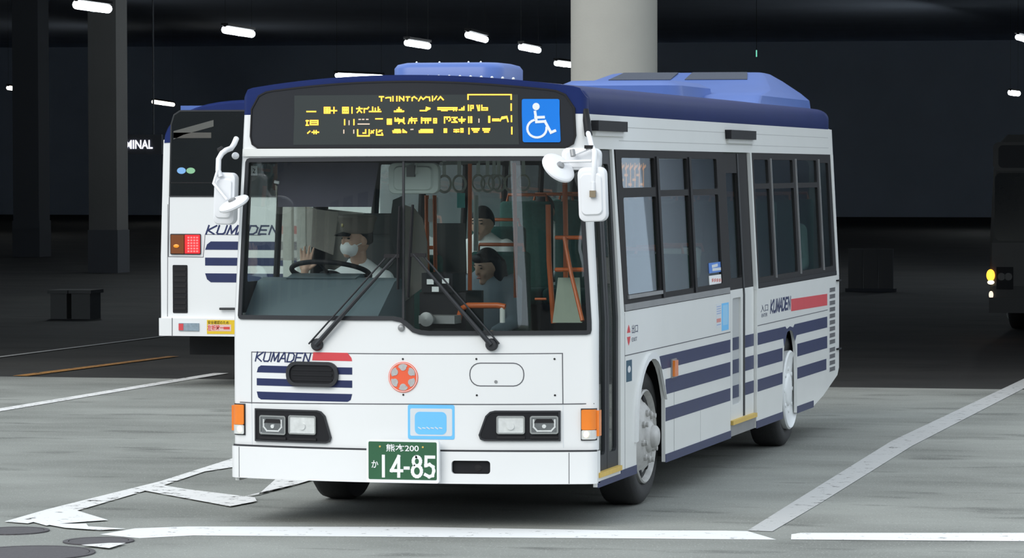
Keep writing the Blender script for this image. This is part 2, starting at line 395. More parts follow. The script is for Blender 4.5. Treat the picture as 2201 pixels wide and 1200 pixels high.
for (a, c, lab) in ((120, 155, 'leftmost low barrier block in the dark hall'), (125, 156, ''), (165, 205, 'low barrier block nearest the left-hand bus')):
    if not lab: continue
    q0 = at(a, 630, 27); q1 = at(c, 664, 27)
    t = thing('barrier_block', lab, 'barrier', (q0.x, 27, 0))
    B().bbox((q0.x, 26.8, -.002), (q1.x, 27.2, q0.z)).build('block', DARKP, t)
    B().bbox((q0.x-.03, 26.76, q0.z), (q1.x+.03, 27.24, q0.z+.05)).build('cap', DARKP, t)

# road markings
MK = [0]
def mark(poly_px, lab, mat, name='road_marking', world=None):
    P = world or [gp(*p) for p in poly_px]; MK[0] += 1
    return tag(sheet(name, P, mat, None, MG, .0006+.0009*MK[0], .0008, smooth=None), lab, 'road marking')
mark([(403, 1133), (900, 1134), (1300, 1141), (1560, 1142), (1607, 1143), (1668, 1161), (1300, 1158), (416, 1152), (300, 1158), (215, 1150), (290, 1137)], 'long white stop line in front of the bus', PAINT)
mark([(1701, 1150), (1720, 1147), (2230, 1147), (2230, 1165), (1700, 1161)], 'white stop line at the right edge beyond the bay line', PAINT)
mark([(1607, 1142), (1725, 1068), (1915, 950), (2201, 815), (2260, 788), (2260, 805), (2201, 836), (1960, 960), (1760, 1085), (1660, 1144)], 'diagonal grey-white bay line at the right of the bus', PAINTF)
mark(None, 'long white lane line left of the bus leading to the left-hand bus', PAINTW, world=[(-6.66, -2), (-6.50, -2), (-6.50, 14.6), (-6.66, 14.6)])
mark(None, 'thin pale line far left running into the dark hall', PAINTF, world=[(-10.26, 14.2), (-10.16, 14.2), (-10.0, 34), (-10.06, 34)])
mark(None, 'faded orange line in the dark by the left edge', PAINTO, world=[(-8.55, 13.7), (-8.38, 13.7), (-8.2, 17.6), (-8.33, 17.6)])
mark([(10, 1124), (100, 1098), (220, 1068), (345, 1037), (505, 986), (505, 1006), (440, 1016), (345, 1048), (140, 1108), (60, 1128)], 'slanting white edge of the hatched island at left', PAINTW)
mark([(60, 1122), (100, 1101), (150, 1096), (232, 1121), (150, 1127), (110, 1131), (100, 1133)], 'white wedge at the tip of the hatched island', PAINT)
mark([(96, 1130), (185, 1129), (190, 1135), (270, 1140), (215, 1143), (140, 1138)], 'short white dash between the island tip and the stop line', PAINT)
mark([(300, 1056), (338, 1044), (400, 1055), (548, 1073), (552, 1081), (495, 1092)], 'white hatch bar inside the island left of the bus', PAINTW)
mark([(600, 1027), (690, 1029), (640, 1044), (520, 1072), (556, 1066)], 'white hatch piece under the left front corner of the bus', PAINTW)
mark([(175, 1176), (235, 1172), (270, 1172), (235, 1183)], 'small white fleck beside the middle manhole cover', PAINTW)
for (px, py, r, lab) in ((28, 1143, .215, 'small dark manhole cover at the left edge by the island tip'), (212, 1165, .205, 'dark oval-looking manhole cover just below the stop line'),
                         (62, 1191, .37, 'largest manhole cover in the bottom left corner')):
    x, y = gp(px, py); t = thing('manhole_cover', lab, 'manhole cover', (x, y, 0), 'manhole covers')
    B().lathe([(r, 0), (r, .008), (r-.03, .008), (r-.03, .001)], Matrix.Translation((x, y, 0)), 40).build('rim', IRON, t, 30)
    B().lathe([(r-.035, 0), (r-.035, .007), (.001, .007)], Matrix.Translation((x, y, 0)), 40).build('lid', IRON, t, 30)

# ceiling lights: tubes running into the hall
TUBE = pm('lit_tube', (1, 1, 1), .4, emit=(.90, .97, 1), estr=5)
WARMT = pm('warm_tube', (1, 1, .9), .4, emit=(1, .93, .82), estr=2.5)
def ceil_light(p, q, lab, m=TUBE, r=.05):
    a = hit(*p, 2, 4.86); c = hit(*q, 2, 4.86)
    t = thing('ceiling_light', lab, 'ceiling light', tuple(a), 'tube lights under the hall ceiling'); d = (c-a).normalized(); s_ = Vector((-d.y, d.x, 0))
    B().tube([a, c], r, 12).build('tube', m, t, 60)
    ld = bpy.data.lights.new('tube_light', 'POINT'); ld.energy = 115 if m is TUBE else 40; ld.color = (.90, .97, 1); ld.shadow_soft_size = .02
    lo = bpy.data.objects.new('tube_light', ld); COL.objects.link(lo); lo.parent = t; lo.location = (a+c)/2-a-Vector((0, 0, r+.03))
    h = B(); h.box((a+c)/2+Vector((0, 0, .105)), ((c-a).length+.08, .14, .05), Matrix((( d.x, -d.y, 0), (d.y, d.x, 0), (0, 0, 1)))); h.build('housing', DARKC, t)
    for e in (a, c): B().box(e+Vector((0, 0, .085)), (.05, .06, .06)).build('lamp_holder', DGREY, t); B().tube([e+Vector((0, 0, .12)), (e.x, e.y, 8.0)], .003, 6).build('hanger', DARKC, t)
for p, q, lab, m, r in (((165, 10), (232, 19), 'bright tube light at the top left corner', TUBE, .075), ((484, 64), (541, 73), 'bright tube light left of the roof vent, second from the left', TUBE, .075),
        ((875, 92), (920, 99), 'tube light just above the roof vent at left', TUBE, .07), ((1006, 75), (1043, 85), 'highest tube light above the roof vent', TUBE, .07),
        ((1120, 101), (1157, 108), 'tube light between the roof vent and the column', TUBE, .07), ((1196, 136), (1229, 140), 'tube light touching the left edge of the concrete column', TUBE, .07),
        ((724, 162), (820, 166), 'long level tube light just over the front bus roof', TUBE, .07), ((18, 189), (70, 195), 'dim warm tube light at the far left edge', WARMT, .07),
        ((330, 219), (372, 225), 'dim warm tube light over the left-hand bus roof', WARMT, .08), ((2188, 80), (2210, 86), 'tube light cut by the right edge near the top', TUBE, .06),
        ((2172, 199), (2188, 201), 'small distant light above the dark bus at right', TUBE, .10)):
    ceil_light(p, q, lab, m, r)
p = at(1626, 115, 30); t = thing('exit_lamp', 'tiny green upright lamp hanging in the dark right of the column', 'lamp', tuple(p))
B().box(p, (.015, .015, .10)).build('lens', pm('green_lamp', (.1, .6, .4), .4, emit=(.25, 1, .7), estr=.5), t)
B().tube([p+Vector((0, 0, .05)), (p.x, p.y, 8.0)], .004, 6).build('hanger', DARKC, t)

# lit TERMINAL lettering, its left half hidden by a dark pillar
sy = 51.0; m0 = at(278, 320, sy); m1 = at(328, 301, sy)
t = thing('terminal_sign', 'lit white TERMINAL lettering beside the left-hand bus', 'sign', (m0.x, sy, m0.z))
SGL = pm('lit_letters', (1, 1, 1), .4, emit=(.82, .82, 1), estr=1.3)
wl = (m1.x-m0.x); text('letters', 'TERMINAL', m0.x-wl*.86, m0.z, wl*1.86, m1.z-m0.z, SGL, t, MP(sy), 0, bold=.02)
B().bbox((m0.x-wl, sy+.02, m0.z-.12), (m1.x+.2, sy+.1, m1.z+.12)).build('backboard', DARKW, t)
for xx in (m0.x-wl*.7, m1.x): B().tube([(xx, sy+.06, m1.z+.12), (xx, sy+.06, 8.0)], .02, 6).build('hanger', DARKW, t)

# ================================================================== the front bus
bus = thing('city_bus', 'white and navy city bus in front, facing us with amber destination display', 'bus', (0, 0, 0))
BL_, TOPZ = 8.5, 2.5                                # length, white/blue line
def zt(u):                                          # top outline of the front
    a = abs(u)
    k = min(1, (a-1.085)/.065)
    return 2.735-.06*a*a - (0 if a < 1.085 else .06*(1-math.sqrt(max(0, 1-k*k))))
# --- front shell, windscreen
ws = [(-1.112, 1.27), (-1.105, 1.252), (-1.09, 1.247), (-.075, 1.255), (-.02, 1.245), (.02, 1.215), (.055, 1.185), (.10, 1.172), (.15, 1.167), (1.095, 1.172), (1.118, 1.178), (1.124, 1.20),
      (1.118, 1.7), (1.11, 2.215), (1.10, 2.236), (1.08, 2.243), (0, 2.243), (-1.08, 2.236), (-1.10, 2.23), (-1.11, 2.21), (-1.113, 1.7)]
fpan = sheet('front_panel', [(-1.15, .475), (1.15, .475), (1.15, TOPZ), (-1.15, TOPZ)], WHITE, bus, MF, -.03, .03, holes=[ws])
us_ = [-1.15+2.3*k/60 for k in range(61)]
sheet('front_cap', [(-1.15, TOPZ), (1.15, TOPZ)] + [(u, zt(u)) for u in reversed(us_)], NAVY, bus, MF, -.03, .03)
gi = inset(ws, .026)
gas = sheet('windscreen_gasket', ws, RUB, bus, MF, -.012, .022, holes=[gi])
DIV = fp(867, 560)[0]
for kl in (True, False):
    sheet('windscreen_pane', clip(inset(ws, .016), DIV+(-.004 if kl else .004), kl), GL, bus, MF, -.006, .005, smooth=60)
sheet('windscreen_divider', rect(DIV-.007, 1.262, DIV+.007, 2.222), RUB, bus, MF, -.010, .014)
sheet('brow_rail', rect(-1.135, 2.246, 1.135, 2.292), CREAM, bus, MF, .0, .014)
# --- destination display
dp = [(-1.075, 2.37), (-1.06, 2.325), (-1.02, 2.303), (1.02, 2.303), (1.06, 2.325), (1.075, 2.37)]
tops = [1.075-2.15*k/40 for k in range(41)]
dtop = []
for u in tops:
    a = abs(u); dtop.append((u, zt(min(a, .9))-.045 - (0 if a < .9 else .11*(1-math.sqrt(max(0, 1-((a-.9)/.175)**2))))))
disp = sheet('destination_display', dp+dtop, BLKP, bus, MF, 0, .010)
sheet('display_rim', inset(dp+dtop, -.010), DGREY, disp, MF, .0, .014, holes=[dp+dtop])
a_ = fp(634, 207); c_ = fp(1117, 317)
sheet('led_window', rect(a_[0], 2.315, c_[0], 2.615), LEDG, disp, MF, .010, .002)
def A(l): return [fp(600+x/8., 180+y/8.) for x, y in l]
def Bc(l): return [fp(820+x/7.1, 180+y/7.1) for x, y in l]
def grid(x0, y0, x1, y1, nx, ny): return [[(x0+(x1-x0)*i/nx, y0), (x0+(x1-x0)*i/nx, y1)] for i in range(nx+1)] + [[(x0, y0+(y1-y0)*j/ny), (x1, y0+(y1-y0)*j/ny)] for j in range(ny+1)]
LA = [[(490, 480), (640, 480)]] + grid(790, 410, 885, 505, 2, 3) + [[(905, 465), (1000, 465)], [(955, 410), (955, 505)]] + grid(1105, 410, 1200, 505, 3, 1) + [
      [(1105, 450), (1200, 450)], [(1265, 410), (1265, 505)], [(1345, 430), (1440, 430)], [(1390, 405), (1390, 450)], [(1355, 495), (1390, 450), (1430, 495)], [(1475, 430), (1475, 495)],
      [(1475, 432), (1530, 432), (1550, 408)], [(1565, 480), (1760, 480)], [(1620, 405), (1620, 480)], [(1665, 425), (1665, 480)], [(1715, 405), (1715, 480)], [(1715, 445), (1740, 445)],
      [(1995, 480), (2140, 480)], [(2075, 412), (2075, 480)], [(2040, 450), (2110, 450)],
      [(492, 635), (492, 715)], [(478, 715), (515, 715)], [(478, 638), (515, 638)], [(550, 635), (678, 635), (678, 705), (550, 705), (550, 635)], [(565, 668), (660, 668)],
      [(1138, 620), (1138, 705)], [(1298, 620), (1298, 705)], [(1675, 605), (1785, 605)]] + grid(1875, 612, 1940, 695, 1, 3) + [
      [(580, 835), (690, 835)], [(612, 810), (612, 858)], [(650, 810), (650, 858)], [(505, 850), (540, 820)], [(1362, 795), (1362, 898), (1560, 898), (1560, 795)], [(1455, 850), (1500, 850), (1500, 795)],
      [(1592, 850), (1640, 805)], [(1600, 815), (1630, 845)], [(1688, 795), (1688, 883), (1792, 883), (1780, 850)], [(1722, 830), (1775, 805), (1735, 805)]]
LBs = [[(-20, 200), (40, 200)], [(10, 200), (10, 262)], [(78, 218), (110, 212), (150, 212), (150, 262)], [(185, 198), (185, 262)], [(245, 198), (245, 262)], [(285, 262), (285, 200), (350, 258), (350, 200)],
      [(388, 203), (440, 203)], [(412, 203), (406, 260)], [(478, 258), (478, 218), (510, 200), (550, 230)], [(578, 260), (612, 204), (645, 240)], [(658, 230), (690, 204), (742, 208), (748, 260)],
      [(788, 195), (788, 260)], [(818, 240), (850, 195)], [(872, 245), (910, 200), (952, 245)], [(1330, 238), (1330, 168), (1988, 168), (1988, 238)],
      [(208, 420), (348, 420)], [(275, 368), (275, 420)], [(250, 398), (300, 398)], [(603, 412), (690, 412), (748, 378), (695, 362)], [(690, 388), (740, 388)], [(872, 368), (1160, 368)], [(872, 394), (1160, 394)], [(930, 410), (1010, 410)],
      [(1112, 372), (1112, 410)], [(1150, 372), (1150, 410)], [(1195, 400), (1268, 400), (1268, 352)], [(1235, 375), (1268, 375)], [(1337, 330), (1337, 408)], [(1372, 408), (1372, 335), (1408, 335), (1408, 375), (1372, 375)],
      [(1468, 332), (1488, 408)], [(1502, 332), (1502, 408)], [(1540, 332), (1540, 402), (1625, 402), (1625, 370), (1545, 370)], [(1988, 312), (1988, 405)]] + grid(100, 550, 152, 612, 1, 3) + [
      [(218, 525), (218, 572), (350, 572), (350, 525)], [(218, 550), (350, 550)], [(290, 578), (275, 605)], [(330, 578), (362, 608)], [(260, 530), (310, 575)], [(422, 605), (440, 540), (545, 535)], [(432, 565), (548, 565)], [(520, 568), (520, 603)],
      [(470, 520), (470, 600)], [(622, 522), (622, 600)], [(622, 532), (760, 532)], [(622, 560), (760, 560)], [(680, 535), (680, 600)], [(720, 535), (720, 600)], [(760, 532), (760, 560)]] + grid(808, 535, 848, 598, 1, 2) + [
      [(972, 598), (972, 512), (1050, 512), (1065, 552), (1040, 568)], [(1010, 512), (1010, 540)], [(1085, 517), (1162, 517), (1112, 550), (1162, 588), (1085, 588)], [(1188, 545), (1285, 545)], [(1235, 512), (1235, 598)], [(1200, 570), (1270, 570)],
      [(1340, 508), (1340, 592)], [(1385, 508), (1385, 592)], [(1372, 508), (1372, 592)], [(1648, 502), (1648, 588)], [(1660, 502), (1660, 588)], [(1708, 565), (1820, 565), (1850, 512), (1920, 502), (1940, 578)], [(1708, 542), (1800, 542)], [(1855, 535), (1915, 520)], [(1993, 492), (1993, 578)],
      [(185, 722), (300, 722)], [(190, 745), (300, 745)], [(212, 702), (290, 702)], [(255, 702), (255, 748)], [(338, 702), (390, 742), (338, 742), (338, 720)], [(588, 722), (788, 722)], [(588, 744), (788, 744)], [(612, 702), (788, 702)]] + grid(968, 692, 1002, 742, 1, 2) + [
      [(1118, 702), (1188, 702)], [(1118, 733), (1188, 733)], [(1150, 702), (1150, 738)]] + grid(1222, 688, 1252, 738, 1, 1) + [[(1345, 682), (1345, 765)], [(1388, 687), (1500, 687)], [(1402, 710), (1490, 710)], [(1422, 738), (1470, 738)],
      [(1558, 687), (1660, 687)], [(1562, 710), (1655, 710)], [(1582, 738), (1640, 738)], [(1998, 668), (1998, 765)]]
strokes('led_characters', [A(l) for l in LA]+[Bc(l) for l in LBs], .0078, LED, disp, MF, .0125, .002)['kind'] = 'stuff'
strokes('led_dim_characters', [A(l) for l in ([(1215, 640), (1215, 705)], [(1370, 695), (1560, 695)], [(1385, 615), (1410, 615)], [(1445, 615), (1470, 615)], [(1515, 615), (1540, 615)], [(1125, 800), (1125, 850)], [(1295, 800), (1295, 850)])]
        + [Bc(l) for l in ([(1497, 542), (1497, 588)], [(460, 700), (490, 698)])], .007, LEDD, disp, MF, .0125, .002)['kind'] = 'stuff'
# wheelchair sign
w0 = fp(1125, 306); w1 = fp(1204, 213)
whs = sheet('wheelchair_sign', rr(*w0, *w1, .012), SIGNB, bus, MF, .012, .004)
def Wc(l): return [fp(480+x/2.7275, 120+y/2.7275) for x, y in l]
hd = fp(480+1838/2.7275, 120+298/2.7275)
sheet('symbol_head', circ(*hd, .022), PRINTW, whs, MF, .016, .0015)
wheel_arc = [(1843+56*math.cos(t_), 427+52*math.sin(t_)) for t_ in [math.radians(d) for d in range(-5, 251, 15)]]
strokes('symbol', [Wc([(1832, 330), (1840, 385)]), Wc([(1835, 362), (1882, 360)]), Wc([(1840, 388), (1890, 385), (1925, 450), (1948, 440)])], .016, PRINTW, whs, MF, .016, .0015)
strokes('symbol_wheel', [Wc(wheel_arc)], .013, PRINTW, whs, MF, .016, .0015)
# --- livery and hatch lines on the nose
SEAM = pm('panel_seam', (.10, .10, .11), .7)
def fl(l): return [fp(*p) for p in l]
strokes('panel_seam', [fl([(541, 757), (1209, 760)]), fl([(541, 757), (541, 867)]), fl([(1209, 760), (1210, 868)])], .0055, SEAM, fpan, MF, .0, .0008)
strokes('panel_seam', [fl([(505, 864), (541, 866), (700, 868), (880, 869), (1209, 869), (1276, 868)])], .006, SEAM, fpan, MF, .0, .0008)
strokes('panel_seam', [fl([(541, 868), (542, 956)]), fl([(1210, 870), (1211, 962)])], .004, PALEB, fpan, MF, .0, .0008)
for k, (y0, y1) in enumerate(((789, 802), (817, 830), (846, 860))):
    p_, q_ = fp(552, y1), fp(757, y0); h = q_[1]-p_[1]; z0 = p_[1]+.004; z1 = q_[1]-.004
    c_ = .03
    if k == 0: poly = [(p_[0], z0), (q_[0], z0), (q_[0], z1), (p_[0]+c_, z1), (p_[0]+.01, z1-.012)]
    elif k == 1: poly = rect(p_[0], z0, q_[0], z1)
    else: poly = [(p_[0], z1), (p_[0]+.01, z0+.012), (p_[0]+c_, z0), (q_[0]-c_, z0), (q_[0]-.01, z0+.012), (q_[0], z1)]
    sheet('stripe', poly, NAVYD, fpan, MF, .0, .0012)
a_ = fp(671, 775); c_ = fp(757, 759)
sheet('red_flash', [(a_[0], a_[1]), (c_[0], a_[1]), (c_[0]-.005, a_[1]+.02), (c_[0]-.03, c_[1]), (a_[0]+.008, c_[1])], RED, fpan, MF, .0, .0012)
a_ = fp(549, 776); c_ = fp(668, 760)
kumaden(a_[0], a_[1], c_[0]-a_[0], c_[1]-a_[1], .0085, fpan, MF, .0)
gr = sheet('intake_grille', rr(*fp(618, 829), *fp(727, 780), .062), BLK, bus, MF, .0, .012)
sheet('grille_rim', rr(*fp(617, 830), *fp(728, 779), .066), RUB, gr, MF, .0, .022, holes=[rr(*fp(624, 823), *fp(721, 786), .048)])
for k in range(3):
    z = fp(670, 795+k*11)[1]; sheet('grille_bar', rect(fp(630, 800)[0], z-.006, fp(715, 800)[0], z+.006), BLK, gr, MF, .012, .004)
for (u_, v_) in ((866, 772), (867, 849), (1024, 772), (1192, 772), (1025, 850), (1193, 850)):
    sheet('screw', circ(*fp(u_, v_), .006, 10), DGREY, fpan, MF, .0, .003)
h0 = rr(*fp(1009, 831), *fp(1127, 780), .065)
sheet('hatch_outline', h0, SEAM, fpan, MF, .0, .0009, holes=[inset(h0, .006)])
sheet('hatch_latch', circ(*fp(1066, 821), .010, 10), GREYM, fpan, MF, .0, .003)
em = fp(867, 811)
emb = sheet('emblem', circ(*em, .092, 40), ORED, bus, MF, .0, .006)
sheet('emblem_ring', circ(*em, .088, 40), PRINTW, emb, MF, .006, .0008, holes=[circ(*em, .085, 40)])
for k in range(6):
    t_ = PI/2+k*PI/3; pet = []
    for j in range(16):
        s_ = 2*PI*j/16; r_ = .060+.021*math.cos(s_); w_ = .026*math.sin(s_)*(1.15 if math.cos(s_) > 0 else .8)
        pet.append((em[0]+r_*math.cos(t_)-w_*math.sin(t_), em[1]+r_*math.sin(t_)+w_*math.cos(t_)))
    sheet('petal', pet, PETAL, emb, MF, .006, .002)
kn = fp(863, 705); q_ = MF(*kn, 0)
B().lathe([(.022, 0), (.022, .006), (.016, .018), (.001, .022)], Matrix.Translation(q_) @ Matrix.Rotation(PI/2, 4, 'X'), 16).build('washer_nozzle', GREYM, bus, 40)
# blue framed sticker (its figure left plain)
stk = sheet('blue_sticker', rr(*fp(877, 944), *fp(977, 871), .012), SKYB, bus, MF, .0, .002)
sheet('sticker_window', rr(*fp(882, 937), *fp(972, 879), .010), PALEB, stk, MF, .002, .0008)
sheet('sticker_patch', rr(*fp(892, 934), *fp(960, 886), .03), SKYB, stk, MF, .0028, .0008)
strokes('sticker_line', [fl([(900+k*9, 919+(k % 2)), (905+k*9, 922-(k % 2))]) for k in range(6)], .006, PALEB, stk, MF, .0036, .0006)
# --- headlamps and corner lamps
def headlamp(px, flip):
    a = fp(px[0], 946); c = fp(px[1], 885); z0, z1 = a[1], c[1]
    if not flip: poly = [(a[0], z0), (c[0]-.03, z0), (c[0]-.008, z0+.008), (c[0], z0+.03), (c[0]-.04, z1-.03), (c[0]-.065, z1-.006), (c[0]-.09, z1), (a[0], z1)]
    else: poly = [(c[0], z0), (c[0], z1), (a[0]+.09, z1), (a[0]+.065, z1-.006), (a[0]+.04, z1-.03), (a[0], z0+.03), (a[0]+.008, z0+.008), (a[0]+.03, z0)]
    hl = sheet('headlamp', poly, BLK, bus, MF, .0, .010)
    sheet('headlamp_bezel', inset(poly, -.006), RUB, hl, MF, .0, .014, holes=[inset(poly, .004)])
    lams = ((560, 616, 1), (622, 681, 0)) if not flip else ((1069, 1130, 0), (1141, 1202, 1))
    for (x0, x1, dark) in lams:
        o0 = fp(x0, 933); o1 = fp(x1, 894); R_ = rr(*o0, *o1, .014)
        sheet('lamp_surround', R_, CHROME, hl, MF, .010, .012, holes=[inset(R_, .009)])
        sheet('lamp_lens', inset(R_, .008), REFLB if dark else CLEAR, hl, MF, .010, .007)
        mc = ((o0[0]+o1[0])/2, (o0[1]+o1[1])/2)
        sheet('lamp_bulb', circ(mc[0], mc[1]-.008, .022 if not dark else .012, 14), CLEAR, hl, MF, .017, .006)
        if dark: strokes('lamp_reflector', [[(mc[0]+a, mc[1]+c) for a, c in ((-.062, .030), (-.062, -.012), (-.040, -.036), (.040, -.036), (.062, -.012), (.062, .030))]], .009, CLEAR, hl, MF, .017, .003)
        if dark: sheet('lamp_shield', [(mc[0]-.06, mc[1]+.012), (mc[0]+.06, mc[1]+.012), (mc[0]+.045, mc[1]+.036), (mc[0]-.045, mc[1]+.036)], DGREY, hl, MF, .017, .004)
        sheet('lower_fin', rect(o0[0], z0+.008, o1[0], z0+.024), DGREY, hl, MF, .010, .008)
headlamp((551, 711), False); headlamp((1032, 1203), True)
def corner_lamp(s):
    u0, u1 = (1.062, 1.149); R_ = [(u0, .535), (u1, .535), (u1, .728), (u0, .728)]
    if s < 0: R_ = [(-a, b) for a, b in R_]
    cl = sheet('corner_lamp', R_, RUB, bus, MF, .0, .006)
    f = lambda q, w: [(s*a, b) for a, b in q]
    sheet('amber_lens', f(rr(u0+.006, .60, u1, .722, .008), s), AMBER, cl, MF, .006, .014)
    sheet('clear_lens', f(rr(u0+.006, .542, u1, .598, .008), s), CLEAR, cl, MF, .006, .012)
    B().bbox((s*1.13, .09, .56), (s*1.164, .15, .715)).build('side_repeater', AMBER, cl)
    p_ = MF(s*1.095, .572, .020); B().ell(p_, (.016, .008, .018)).build('lit_bulb', GLOW, cl, 60)
corner_lamp(1); corner_lamp(-1)
# --- bumper
ubm = [-1.15, -1.14, -1.12] + [-1.1+.1*k for k in range(23)] + [1.12, 1.14, 1.15]
bz0, bz1 = .275, .468
slot = rr(.30, .335, .535, .415, .02)
bump = sheet('front_bumper', [(-1.155, bz0), (1.155, bz0), (1.155, bz1), (-1.155, bz1)], WHITE, bus, MBm, -.02, .02, holes=[slot], us=ubm)
for s in (-1, 1):
    B().bbox((s*1.154, .07, bz0), (s*1.135, .16, bz1)).build('bumper_return', WHITE, bump)
B().bbox((-1.09, .09, bz0+.01), (1.09, .12, bz1+.03)).build('bumper_backing', BLK, bump)
sheet('tow_recess', slot, BLK, bump, MBm, -.05, .02, us=ubm)
B().lathe([(.028, 0), (.028, .04), (.02, .05), (.001, .052)], Matrix.Translation((.45, -.02, .37)) @ Matrix.Rotation(PI/2, 4, 'X') @ Matrix.Scale(1.4, 4, (1, 0, 0)), 16).build('tow_hook', DGREY, bump, 40)
for u_ in (-1.095, 1.0): strokes('bumper_seam', [[(u_, bz0+.005), (u_, bz1-.005)]], .004, SEAM, bump, MBm, .0, .0008)
sheet('bumper_lip', rect(-1.15, .466, 1.15, .478), RUB, bus, MBm, -.03, .012, us=ubm)
# --- number plate
p0_ = at(788, 1037, -.17); p1_ = at(943, 948, -.17); MPl = MP(-.16)
pl = sheet('number_plate', rr(p0_.x, p0_.z, p1_.x, p1_.z, .014), PRINTW, bus, MPl, -.02, .03)
gx0, gz0, gx1, gz1 = p0_.x+.013, p0_.z+.02, p1_.x-.013, p1_.z-.01
sheet('plate_face', rr(gx0, gz0, gx1, gz1, .008), PLATEG, pl, MPl, .010, .002)
W_, H_ = gx1-gx0, gz1-gz0
text('plate_region', '熊本200', gx0+W_*.26, gz0+H_*.74, W_*.48, H_*.20, PRINTW, pl, MPl, .0135, bold=.012)
text('plate_kana', 'か', gx0+W_*.045, gz0+H_*.30, W_*.10, H_*.20, PRINTW, pl, MPl, .0135, bold=.012)
DG = {'1': [[(.5, 0), (.5, 1)]], '4': [[(.72, 0), (.72, 1), (.05, .28), (1, .28)]], '8': [[(.5+.34*math.sin(k*PI/8), .775+.225*math.cos(k*PI/8)) for k in range(17)], [(.5+.42*math.sin(k*PI/8), .275+.275*math.cos(k*PI/8)) for k in range(17)]],
      '5': [[(.92, 1), (.15, 1), (.12, .56), (.5, .62), (.85, .5), (.92, .3), (.8, .06), (.45, 0), (.08, .1)]], '-': [[(.2, .42), (.8, .42)]]}
lx = []
for ch, x0, x1 in (('1', .17, .27), ('4', .33, .49), ('-', .525, .60), ('8', .635, .79), ('5', .825, .97)):
    for ln in DG[ch]: lx.append([(gx0+W_*(x0+(x1-x0)*a), gz0+H_*(.09+.52*c)) for a, c in ln])
strokes('plate_number', lx, .019, PRINTW, pl, MPl, .012, .0015)
for x_ in (.17, .80): sheet('plate_bolt', circ(gx0+W_*x_, gz0+H_*.87, .006, 10), YEL, pl, MPl, .012, .003)
# --- wipers
def wiper(piv, elbow, blade0, blade1, sd):
    e = .045
    pv = MF(*fp(*piv), .03); el = MF(*fp(*elbow), e)
    w = B().tube([pv, (pv+el)/2+Vector((0, -.01, 0)), el], [.016, .012, .008], 8).build('wiper_arm', RUB, bus, 40)
    pv2 = MF(*fp(piv[0]+sd*-16 if sd > 0 else piv[0]+18, piv[1]-2), .03); el2 = MF(*fp(elbow[0]-sd*22, elbow[1]+4), e)
    B().tube([pv2, el2], .0055, 8).build('wiper_link', RUB, w, 40)
    B().box((el+el2)/2, ((el-el2).length+.03, .014, .022)).build('wiper_yoke', DGREY, w)
    B().lathe([(.038, 0), (.038, .02), (.03, .03), (.001, .032)], Matrix.Translation(MF(*fp(*piv), .0)) @ Matrix.Rotation(PI/2, 4, 'X'), 18).build('wiper_pivot', RUB, w, 40)
    b0 = MF(*fp(*blade0), .02); b1 = MF(*fp(*blade1), .02)
    B().tube([b0, b1], .007, 8).build('wiper_blade', BLK, w, 40)
    B().tube([b0+Vector((0, -.018, 0)), (b0+b1)/2+Vector((0, -.03, 0)), b1+Vector((0, -.018, 0))], .005, 6).build('blade_spine', DGREY, w, 40)
wiper((683, 741), (858, 548), (862, 443), (858, 622), 1)
wiper((1058, 741), (893, 546), (890, 440), (880, 640), -1)
# --- roof: lofted blue shell
def roof_ring(yf, sc, dz, n=36):
    R_ = []
    for k in range(n+1):
        a = -1+2*k/n; u = 1.15*math.sin(a*PI/2); z = zt(u)
        R_.append((u*sc*halfw(2.5)/1.15, yf(u), z+dz))
    x_ = 1.15*sc*halfw(2.5)/1.15; return [(-x_, yf(-1.15), 2.5+dz)] + R_ + [(x_, yf(1.15), 2.5+dz)]
rb = B(); RG = []
for d, sc, dz in ((0, .985, -.02), (.02, .998, -.004), (.06, 1, 0)): RG.append(roof_ring(lambda u: lean(2.6)+bow(u)+d, sc, dz))
for y in (.6, 1.5, 3, 4.5, 6, 7.5, 8.2): RG.append(roof_ring(lambda u: y, 1, 0))
RG += [roof_ring(lambda u: 8.38, .995, -.01), roof_ring(lambda u: 8.46, .975, -.04), roof_ring(lambda u: BL_, .94, -.09)]
n_ = len(RG[0])
P = [p for r in RG for p in r] + [(p[0]*.985, p[1], p[2]-.025) for r in RG for p in r]; N_ = len(RG)*n_; Fc = []
for i in range(len(RG)-1):
    for k in range(n_-1):
        a = i*n_+k; Fc.append((a, a+1, a+n_+1, a+n_)); Fc.append((N_+a, N_+a+n_, N_+a+n_+1, N_+a+1))
for i in range(len(RG)-1):
    for k in (0, n_-1): a = i*n_+k; Fc.append((a, a+n_, N_+a+n_, N_+a))
for k in range(n_-1):
    for i in (0, len(RG)-1): a = i*n_+k; Fc.append((a, N_+a, N_+a+1, a+1))
roof = B(); roof.v = P; roof.f = Fc; roof = roof.build('roof', NAVY, bus, 40)
B().bbox((-.9, .45, 2.395), (.9, 8.4, 2.42)).build('cabin_ceiling', INTW, bus)
# front roof vent, rivets
v = B()
def rlev(z, hx, y0, y1, r): return [Vector((a, c, z)) for a, c in rr(-hx, y0, hx, y1, r, 6)]
v.rings([rlev(2.70, .36, .78, 1.42, .12), rlev(2.80, .36, .78, 1.42, .12), rlev(2.825, .345, .80, 1.40, .12), rlev(2.838, .30, .86, 1.34, .1), rlev(2.842, .05, 1.05, 1.15, .04)])
vent = v.build('roof_vent', ROOFB, bus, 50)
for k in range(14):
    u = -.34+.068*k; B().ell((u, .42, zt(u)+.004), (.010, .010, .010), n=8, m=5).build('rivet', CREAM, roof, 60)
for x_ in (-.22, -.07, .12, .20): B().ell((x_, .9, 2.836), (.008, .008, .012), n=8, m=5).build('vent_screw', CREAM, vent, 60)
